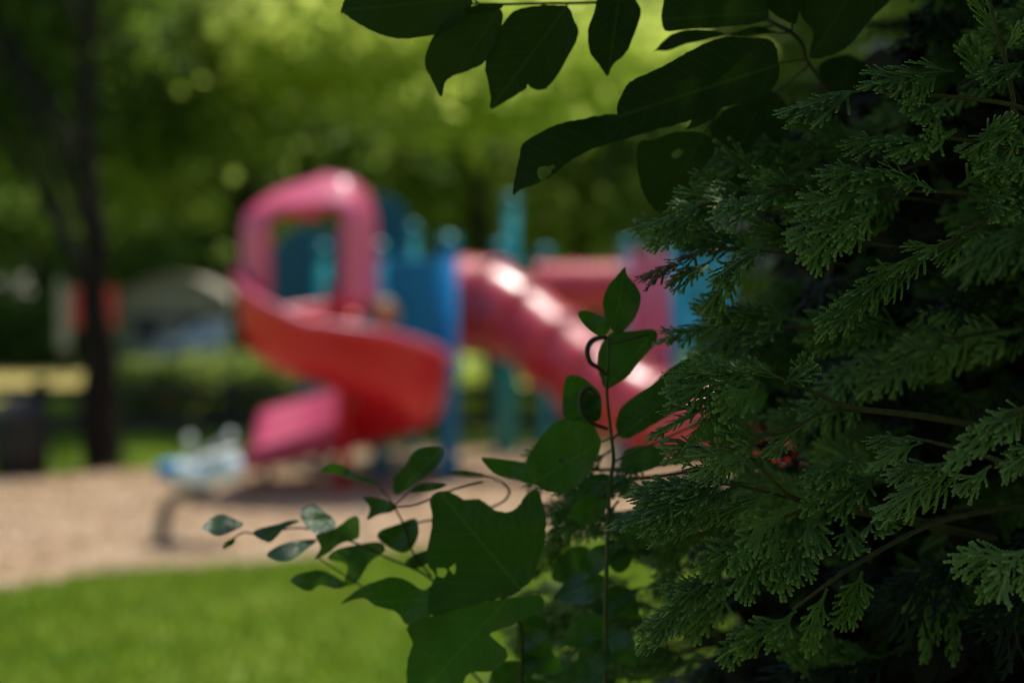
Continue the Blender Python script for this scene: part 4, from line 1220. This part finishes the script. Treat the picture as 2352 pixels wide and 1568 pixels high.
SIZES = (0.05, 0.075, 0.105, 0.14)
FINE, YOUNG, BRONZE = [], [], []
for L in SIZES:
    for lst in (FINE, YOUNG, BRONZE):
        lst.append([])
    for k in range(4):
        vv, ff = frond_mesh(int(L * 1000) * 7 + k, L, True, spread=(1.05, 0.85, 0.7, 0.95)[k])
        for lst, mm in ((FINE, 'thuja'), (YOUNG, 'thuja_young'), (BRONZE, 'thuja_bronze')):
            me = bpy.data.meshes.new('frond')
            me.from_pydata(vv, [], ff)
            at = me.attributes.new('tip', 'FLOAT', 'POINT')
            at.data.foreach_set('value', TIPS)
            me.materials.append(M[mm])
            me.polygons.foreach_set('use_smooth', [True] * len(me.polygons))
            me.update()
            lst[-1].append(me)
COARSE = []
for k in range(4):
    vv, ff = frond_mesh(300 + k, 0.13, False)
    COARSE.append((np.array(vv), np.array(ff)))
print('frond faces', [[len(m.polygons) for m in g] for g in FINE], [len(c[1]) for c in COARSE])

AB = Vector((1.15, 2.35, 0))
arb = thing('arborvitae', 'dark green arborvitae with flat scaly sprays filling the right side', 'arborvitae', AB)
build('trunk', merge(tube(spline([(0, 0, -0.1), (0.03, 0, 0.8), (0, 0.03, 2.0), (0.02, 0, 3.4)], 5), list(np.linspace(0.09, 0.015, 16)), 10),
                     tube(spline([(0.02, 0, 0.3), (-0.25, -0.25, 1.0), (-0.3, -0.3, 2.4)], 5), list(np.linspace(0.05, 0.01, 11)), 8)), 'bark', arb, True)


def frame(axis, normal):
    a = axis.normalized()
    n = (normal - a * normal.dot(a)).normalized()
    b = n.cross(a)
    return Matrix((a, b, n)).transposed()


def put_frond(parent, base, tip, normal, mesh, scale=None, ys=1.0):
    o = bpy.data.objects.new('frond', mesh[0][0])
    COL.objects.link(o)
    o.parent = parent
    ax = tip - base
    k = min(range(4), key=lambda q: abs(SIZES[q] - ax.length))
    s = ax.length / SIZES[k]
    o.data = mesh[k][NF % 4]
    R = frame(ax, normal).to_4x4()
    o.matrix_local = Matrix.Translation(base - AB) @ R @ Matrix.Diagonal((s, s * ys, s, 1))
    return o


TOCAM = Vector((0, -1, 0.05))
NF = 0


def spray(stem_pts, fronds, young=False, srad=(0.0014, 0.0022)):
    """one branch: its woody stem and the fronds it carries; points on the drawing with depth"""
    global NF
    br = stem('branch', stem_pts, list(srad), 'thuja_twig', arb, AB)
    for (bx, by, bd, tx, ty, td, tilt, ys) in fronds:
        b, t = P(bx, by, bd), P(tx, ty, td)
        nrm = (TOCAM * math.cos(tilt) + Vector((0, 0, 1)) * math.sin(tilt) + Vector((random.uniform(-.25, .25), 0, 0)))
        lst = YOUNG if young else BRONZE if random.random() < 0.02 else FINE
        put_frond(br, b, t, nrm, lst, ys=ys)
        NF += 1
    return br


D0 = 1.50
# upper branch with the horizontal spray
spray([(2600, 330, 1.75), (2400, 270, 1.56), (2324, 241, 1.52), (2201, 224, 1.51), (2043, 210, 1.50), (1960, 200, 1.50)], [
    (2010, 205, 1.50, 1783, 243, 1.50, 0.9, 0.8), (2190, 163, 1.51, 1973, 180, 1.49, 0.75, 0.9), (2150, 170, 1.51, 2060, 222, 1.48, 0.5, 1.0),
    (2271, 196, 1.54, 2219, 92, 1.53, 0.2, 0.8), (2180, 222, 1.51, 2100, 262, 1.48, 0.8, 0.9), (2360, 140, 1.50, 2252, 172, 1.49, 0.9, 0.8)], srad=(0.006, 0.0035, 0.0026, 0.0018, 0.0014))
spray([(2480, 420, 1.6), (2340, 270, 1.53), (2328, 231, 1.52), (2310, 140, 1.51), (2285, 55, 1.50), (2262, -60, 1.50)], [
    (2306, 120, 1.51, 2345, 40, 1.50, 0.3, 0.7), (2292, 85, 1.51, 2240, -10, 1.50, 0.3, 0.6), (2280, 40, 1.50, 2262, -90, 1.50, 0.2, 0.5)], young=True, srad=(0.004, 0.003, 0.0026, 0.002, 0.0014))
spray([(2450, 380, 1.7), (2300, 340, 1.56), (2200, 320, 1.52), (2082, 315, 1.50)], [
    (2100, 316, 1.50, 1938, 331, 1.49, 0.8, 0.8), (2196, 298, 1.51, 2124, 360, 1.48, 0.3, 1.0), (2140, 322, 1.50, 2048, 352, 1.48, 0.6, 0.9), (2250, 330, 1.53, 2330, 270, 1.50, 0.4, 0.7)], srad=(0.005, 0.003, 0.002, 0.0014))
spray([(2560, 520, 1.8), (2350, 460, 1.56), (2194, 442, 1.52), (2060, 438, 1.50)], [
    (2050, 392, 1.50, 1890, 405, 1.48, 0.7, 1.0), (2040, 425, 1.50, 1825, 494, 1.48, 0.65, 0.95), (2020, 462, 1.50, 1822, 548, 1.47, 0.5, 1.05), (1960, 500, 1.49, 1846, 586, 1.47, 0.3, 1.0),
    (1985, 480, 1.49, 1936, 562, 1.47, 0.1, 1.0), (2010, 478, 1.49, 1972, 550, 1.47, 0.1, 1.0), (2150, 440, 1.51, 2030, 372, 1.49, 0.7, 0.8),
    (2229, 438, 1.51, 2322, 498, 1.48, 0.2, 1.1), (2200, 430, 1.52, 2340, 350, 1.50, 0.5, 0.9)], srad=(0.006, 0.0035, 0.0024, 0.0014))
spray([(2600, 420, 1.9), (2420, 380, 1.60), (2360, 340, 1.55), (2330, 300, 1.53)], [
    (2420, 330, 1.53, 2270, 420, 1.49, 0.4, 1.0), (2420, 420, 1.53, 2290, 460, 1.49, 0.6, 1.0), (2400, 250, 1.53, 2220, 345, 1.51, 0.7, 0.8)], srad=(0.005, 0.003, 0.002))
spray([(2500, 420, 1.8), (2330, 470, 1.57), (2200, 545, 1.53), (2050, 640, 1.51)], [
    (2030, 640, 1.50, 1872, 772, 1.49, 0.4, 0.7), (2180, 550, 1.52, 1985, 655, 1.50, 0.7, 0.6), (2110, 600, 1.51, 1940, 690, 1.49, 0.8, 0.6), (2290, 500, 1.54, 2140, 570, 1.52, 0.8, 0.6)], srad=(0.005, 0.003, 0.002, 0.0014))
spray([(2200, 470, 1.8), (1960, 440, 1.60), (1811, 435, 1.53), (1760, 450, 1.52)], [
    (1811, 437, 1.53, 1636, 502, 1.52, 0.75, 0.9), (1830, 425, 1.54, 1712, 410, 1.52, 0.7, 0.9), (1900, 440, 1.56, 1760, 400, 1.55, 0.6, 0.9)])
spray([(2300, 600, 1.85), (2000, 560, 1.62), (1800, 545, 1.53), (1776, 545, 1.52)], [
    (1790, 548, 1.52, 1626, 617, 1.50, 0.8, 0.7), (1830, 545, 1.53, 1730, 510, 1.51, 0.6, 0.9)])
spray([(2050, 520, 1.9), (1800, 490, 1.68), (1640, 468, 1.60), (1600, 475, 1.60)], [
    (1640, 466, 1.60, 1436, 537, 1.60, 0.95, 0.8), (1620, 480, 1.60, 1492, 556, 1.58, 0.7, 0.8), (1700, 470, 1.62, 1560, 420, 1.62, 0.7, 0.9), (1720, 440, 1.64, 1590, 400, 1.63, 0.6, 0.9),
    (1740, 400, 1.66, 1640, 330, 1.66, 0.6, 0.9), (1690, 460, 1.63, 1530, 480, 1.63, 0.9, 0.8)])
spray([(2100, 640, 1.9), (1850, 590, 1.70), (1700, 572, 1.62), (1626, 575, 1.60)], [
    (1650, 572, 1.60, 1459, 627, 1.60, 0.95, 0.7), (1640, 595, 1.60, 1541, 660, 1.58, 0.6, 0.8), (1700, 575, 1.63, 1560, 535, 1.63, 0.5, 0.9), (1740, 580, 1.65, 1600, 510, 1.65, 0.4, 1.0), (1720, 600, 1.62, 1600, 700, 1.60, 0.8, 0.8)])
spray([(2200, 800, 1.9), (1900, 760, 1.70), (1700, 740, 1.64), (1640, 738, 1.62)], [
    (1680, 742, 1.63, 1500, 772, 1.61, 1.0, 0.7), (1720, 750, 1.64, 1570, 820, 1.62, 0.9, 0.8), (1740, 735, 1.65, 1600, 690, 1.64, 0.6, 0.9), (1840, 740, 1.66, 1690, 690, 1.64, 0.7, 0.9), (1800, 760, 1.64, 1640, 790, 1.62, 0.9, 0.9)])
# middle branch above the dark leaf
spray([(2400, 1010, 1.85), (2150, 960, 1.58), (1958, 936, 1.53), (1880, 905, 1.51), (1790, 866, 1.50)], [
    (1800, 870, 1.50, 1537, 822, 1.49, 0.95, 0.55), (1745, 878, 1.50, 1531, 880, 1.48, 0.55, 1.0), (1738, 882, 1.50, 1475, 979, 1.48, 0.85, 0.5), (1740, 884, 1.49, 1651, 946, 1.47, 0.2, 1.1),
    (1790, 866, 1.50, 1700, 838, 1.49, 0.7, 0.9), (1800, 880, 1.50, 1876, 842, 1.49, 0.2, 0.9), (1860, 890, 1.51, 1850, 812, 1.50, 0.3, 0.6)], srad=(0.006, 0.004, 0.003, 0.0022, 0.0015))
spray([(2150, 962, 1.58), (1919, 942, 1.53), (1820, 985, 1.51), (1745, 1000, 1.50)], [
    (1760, 1002, 1.50, 1654, 987, 1.48, 0.25, 1.2), (1900, 950, 1.52, 1800, 940, 1.51, 0.9, 0.7), (1830, 985, 1.51, 1760, 1040, 1.49, 0.8, 0.8)])
spray([(2300, 1240, 1.8), (2000, 1180, 1.58), (1840, 1150, 1.53), (1788, 1116, 1.51), (1720, 1045, 1.50)], [
    (1740, 1050, 1.50, 1523, 1017, 1.48, 0.75, 0.8), (1722, 1040, 1.50, 1640, 1075, 1.48, 0.5, 0.9), (1745, 1035, 1.50, 1650, 1000, 1.48, 0.5, 0.8), (1720, 1050, 1.50, 1590, 1100, 1.49, 0.8, 0.7)], young=True, srad=(0.006, 0.004, 0.003, 0.0022, 0.0015))
spray([(2000, 1182, 1.58), (1830, 1147, 1.53), (1700, 1115, 1.51), (1640, 1108, 1.50)], [
    (1670, 1108, 1.50, 1399, 1184, 1.48, 0.85, 0.7), (1640, 1118, 1.50, 1463, 1218, 1.48, 0.8, 0.6), (1690, 1128, 1.50, 1537, 1242, 1.48, 1.0, 0.4), (1720, 1110, 1.51, 1500, 1090, 1.50, 0.9, 0.8),
    (1780, 1130, 1.51, 1640, 1170, 1.50, 0.8, 0.7), (1640, 1105, 1.50, 1450, 1140, 1.49, 0.8, 0.8)])
# hanging fan
spray([(2300, 1245, 1.8), (2050, 1175, 1.57), (1900, 1160, 1.52), (1790, 1190, 1.50)], [
    (1784, 1195, 1.50, 1772, 1366, 1.47, -0.1, 1.15), (1842, 1205, 1.50, 1828, 1336, 1.47, -0.1, 1.1), (1765, 1225, 1.50, 1687, 1358, 1.47, 0.0, 1.0), (1735, 1230, 1.50, 1625, 1335, 1.47, 0.1, 1.0),
    (1800, 1180, 1.50, 1660, 1262, 1.48, 0.3, 1.1), (1943, 1200, 1.51, 1962, 1270, 1.48, 0.0, 1.2), (1990, 1150, 1.52, 2022, 1228, 1.49, 0.1, 1.1), (1850, 1180, 1.50, 1890, 1270, 1.47, 0.0, 1.2),
    (1940, 1060, 1.51, 1828, 1160, 1.49, 0.5, 0.8), (1990, 1040, 1.52, 1850, 1095, 1.50, 0.7, 0.9), (2030, 1080, 1.52, 1900, 1150, 1.50, 0.6, 0.9)])
spray([(2450, 1130, 1.7), (2352, 1087, 1.50), (2260, 1045, 1.47), (2108, 1007, 1.46)], [
    (2140, 1012, 1.46, 1995, 1005, 1.45, 0.95, 0.6), (2120, 1015, 1.46, 1984, 1050, 1.44, 0.8, 0.7), (2226, 1063, 1.48, 2009, 1165, 1.46, 0.75, 0.6), (2278, 1068, 1.48, 2193, 1117, 1.46, 0.7, 0.7), (2180, 1060, 1.48, 2040, 1100, 1.47, 0.6, 0.8)], young=True, srad=(0.005, 0.0035, 0.0028, 0.0016))
spray([(2500, 960, 1.6), (2400, 920, 1.42), (2316, 960, 1.40)], [
    (2330, 962, 1.40, 2160, 1036, 1.38, 0.55, 0.8), (2380, 930, 1.41, 2260, 985, 1.38, 0.4, 0.9), (2390, 1020, 1.42, 2310, 1065, 1.38, 0.3, 0.8)], young=True, srad=(0.004, 0.003, 0.002))
spray([(2520, 1200, 1.6), (2420, 1240, 1.47), (2345, 1267, 1.44)], [
    (2365, 1262, 1.44, 2198, 1311, 1.42, 0.5, 0.9), (2340, 1275, 1.44, 2236, 1356, 1.42, 0.2, 0.9), (2330, 1275, 1.44, 2292, 1372, 1.41, 0.0, 1.0), (2420, 1250, 1.45, 2340, 1340, 1.42, 0.1, 1.0)], young=True, srad=(0.004, 0.003, 0.002))
spray([(2400, 1250, 1.9), (2250, 1290, 1.72), (2180, 1350, 1.70)], [
    (2151, 1385, 1.70, 2136, 1525, 1.68, 0.3, 0.5), (2193, 1350, 1.70, 2184, 1525, 1.68, 0.3, 0.5), (2180, 1320, 1.70, 2120, 1430, 1.68, 0.5, 0.7), (2160, 1270, 1.72, 2080, 1400, 1.70, 0.4, 0.8)])
spray([(1960, 1270, 1.75), (1760, 1310, 1.62), (1600, 1350, 1.55)], [
    (1610, 1345, 1.55, 1458, 1486, 1.53, 0.6, 0.6), (1620, 1350, 1.55, 1476, 1511, 1.53, 0.8, 0.5), (1680, 1330, 1.57, 1530, 1350, 1.55, 0.5, 0.9), (1700, 1330, 1.58, 1560, 1440, 1.56, 0.4, 0.9)])
spray([(2350, 1160, 1.7), (2150, 1200, 1.60), (1960, 1300, 1.55), (1820, 1400, 1.55)], [
    (1830, 1400, 1.56, 1700, 1520, 1.56, 0.4, 0.8), (1900, 1350, 1.56, 1830, 1500, 1.56, 0.3, 0.8), (1980, 1310, 1.56, 1930, 1450, 1.57, 0.2, 0.8), (1760, 1430, 1.58, 1640, 1500, 1.58, 0.5, 0.9)], srad=(0.004, 0.0032, 0.0026, 0.0015))
print('hero fronds', NF)


def edge_x(y):
    return np.interp(y, [-100, 0, 100, 200, 300, 400, 480, 620, 760, 1000, 1180, 1330, 1400, 1600], [2180, 2090, 1960, 1850, 1760, 1690, 1650, 1700, 1700, 1760, 1640, 1560, 1540, 1480])


# filler branches behind the leading sprays
nb = 0
rd = random.Random(11)
while NF < 262:
    y = rd.uniform(-40, 1600)
    x = edge_x(y) + 40 + (rd.random() ** 1.1) * (2420 - edge_x(y))
    d = rd.uniform(1.72, 2.06)
    bx, by = x + rd.uniform(120, 260), y - rd.uniform(-40, 110)
    fl = []
    for k in range(4):
        t = k / 4
        ax_, ay_ = x + (bx - x) * t, y + (by - y) * t
        ln = rd.uniform(150, 280)
        an = math.radians(rd.uniform(140, 215) - (30 if y > 1150 else 0))
        fl.append((ax_, ay_, d + 0.05 * t, ax_ + math.cos(an) * ln, ay_ - math.sin(an) * ln + 40, d - rd.uniform(0.0, 0.04), rd.uniform(0.1, 1.0), rd.uniform(0.6, 1.05)))
    spray([(bx + 250, by + rd.uniform(-60, 40), d + 0.3), (bx, by, d + 0.07), (x, y, d)], fl, young=rd.random() < 0.15, srad=(0.005, 0.0025, 0.0015))
# blurred low branches further back at lower left
for (x, y, d) in [(1330, 1440, 2.2), (1420, 1500, 2.1), (1290, 1530, 2.3), (1480, 1400, 1.95), (1500, 1300, 1.9), (1560, 1230, 1.85), (1380, 1370, 2.1), (1450, 1560, 2.0), (1560, 1520, 1.9), (1350, 1080, 1.8), (1490, 1170, 1.8), (1620, 1180, 1.8), (1310, 1130, 1.9), (1350, 1180, 1.95), (1290, 1400, 2.1), (1240, 1480, 2.2), (1340, 1500, 2.0), (1270, 1560, 2.0), (1420, 1430, 1.9), (1390, 1100, 1.75)]:
    fl = []
    for k in range(5):
        an = math.radians(rd.uniform(150, 230))
        ln = rd.uniform(90, 170)
        ax_, ay_ = x + rd.uniform(-20, 90), y + rd.uniform(-50, 50)
        fl.append((ax_, ay_, d, ax_ + math.cos(an) * ln, ay_ - math.sin(an) * ln, d - 0.02, rd.uniform(0.3, 1.0), rd.uniform(0.6, 1.0)))
    spray([(x + 420, y - 60, d + 0.25), (x + 150, y - 10, d + 0.05), (x, y, d)], fl, srad=(0.006, 0.003, 0.0015))
print('all fronds', NF)


def coarse_mass(name, bases, dirs, nrms, scales, m, parent):
    Vs, Fs, k0 = [], [], 0
    for i in range(len(bases)):
        cv, cf = COARSE[i % 4]
        R = np.array(frame(Vector(dirs[i]), Vector(nrms[i])))
        Vs.append(cv * scales[i] @ R.T + bases[i])
        Fs.append(cf + k0)
        k0 += len(cv)
    o = link(name, np_mesh(name, np.concatenate(Vs), np.concatenate(Fs)), m, parent)
    o['kind'] = 'stuff'
    return o


# inner foliage of the shrub: sprays on an irregular cone round the trunk, all sides
bases, dirs, nrms, scs = [], [], [], []
abn = np.array(AB)
cnt = 0
while cnt < 2600:
    zz = rd.uniform(0.25, 3.6)
    R = np.interp(zz, [0, 0.6, 1.2, 1.8, 2.6, 3.3, 3.7], [0.80, 0.98, 0.98, 0.90, 0.70, 0.35, 0.06])
    an = rd.uniform(0, 2 * math.pi)
    rr = R * (0.35 + 0.6 * rd.random() ** 0.6)
    b = np.array([rr * math.cos(an), rr * math.sin(an), zz])
    w = b + abn
    dd = w[1]
    if dd < 1.55:
        continue
    px = 1176 + w[0] / (SC * dd)
    py = 733 - (w[2] - CAM_Z) / (SC * dd)
    if -80 < py < 1650 and px < edge_x(py) + 90:
        continue
    out = np.array([math.cos(an), math.sin(an), rd.uniform(-0.5, 0.25)]) + np.array([rd.gauss(0, .3), rd.gauss(0, .3), rd.gauss(0, .2)])
    bases.append(b)
    dirs.append(out)
    nrms.append(np.array([rd.gauss(0, .4), rd.gauss(0, .4) - .3, 1.0]))
    scs.append(rd.uniform(0.9, 1.5))
    cnt += 1
coarse_mass('foliage', bases, dirs, nrms, scs, 'thuja_old_shaded', arb)

# dead brown inner foliage near the trunk, added to block light and view
n = 26000
zz = RNG.uniform(0.15, 3.3, n)
an = RNG.uniform(0, 2 * math.pi, n)
rr = np.interp(zz, [0, 0.6, 1.2, 1.8, 2.6, 3.3], [0.7, 0.85, 0.85, 0.75, 0.55, 0.2]) * np.sqrt(RNG.random(n))
c = np.stack([rr * np.cos(an), rr * np.sin(an), zz], 1)
w = c + abn
px = 1176 + w[:, 0] / (SC * w[:, 1])
py = 733 - (w[:, 2] - CAM_Z) / (SC * w[:, 1])
c = c[(w[:, 1] > 1.72) & ((px > edge_x(py) + 130) | (py < -80) | (py > 1650))]
v, f = leaf_cards(c, 0.02, 2, 0.035, flat=0.1)
o = link('inner_foliage', np_mesh('inner_foliage', v, f), 'thuja_dead_shaded', arb)
o['kind'] = 'stuff'
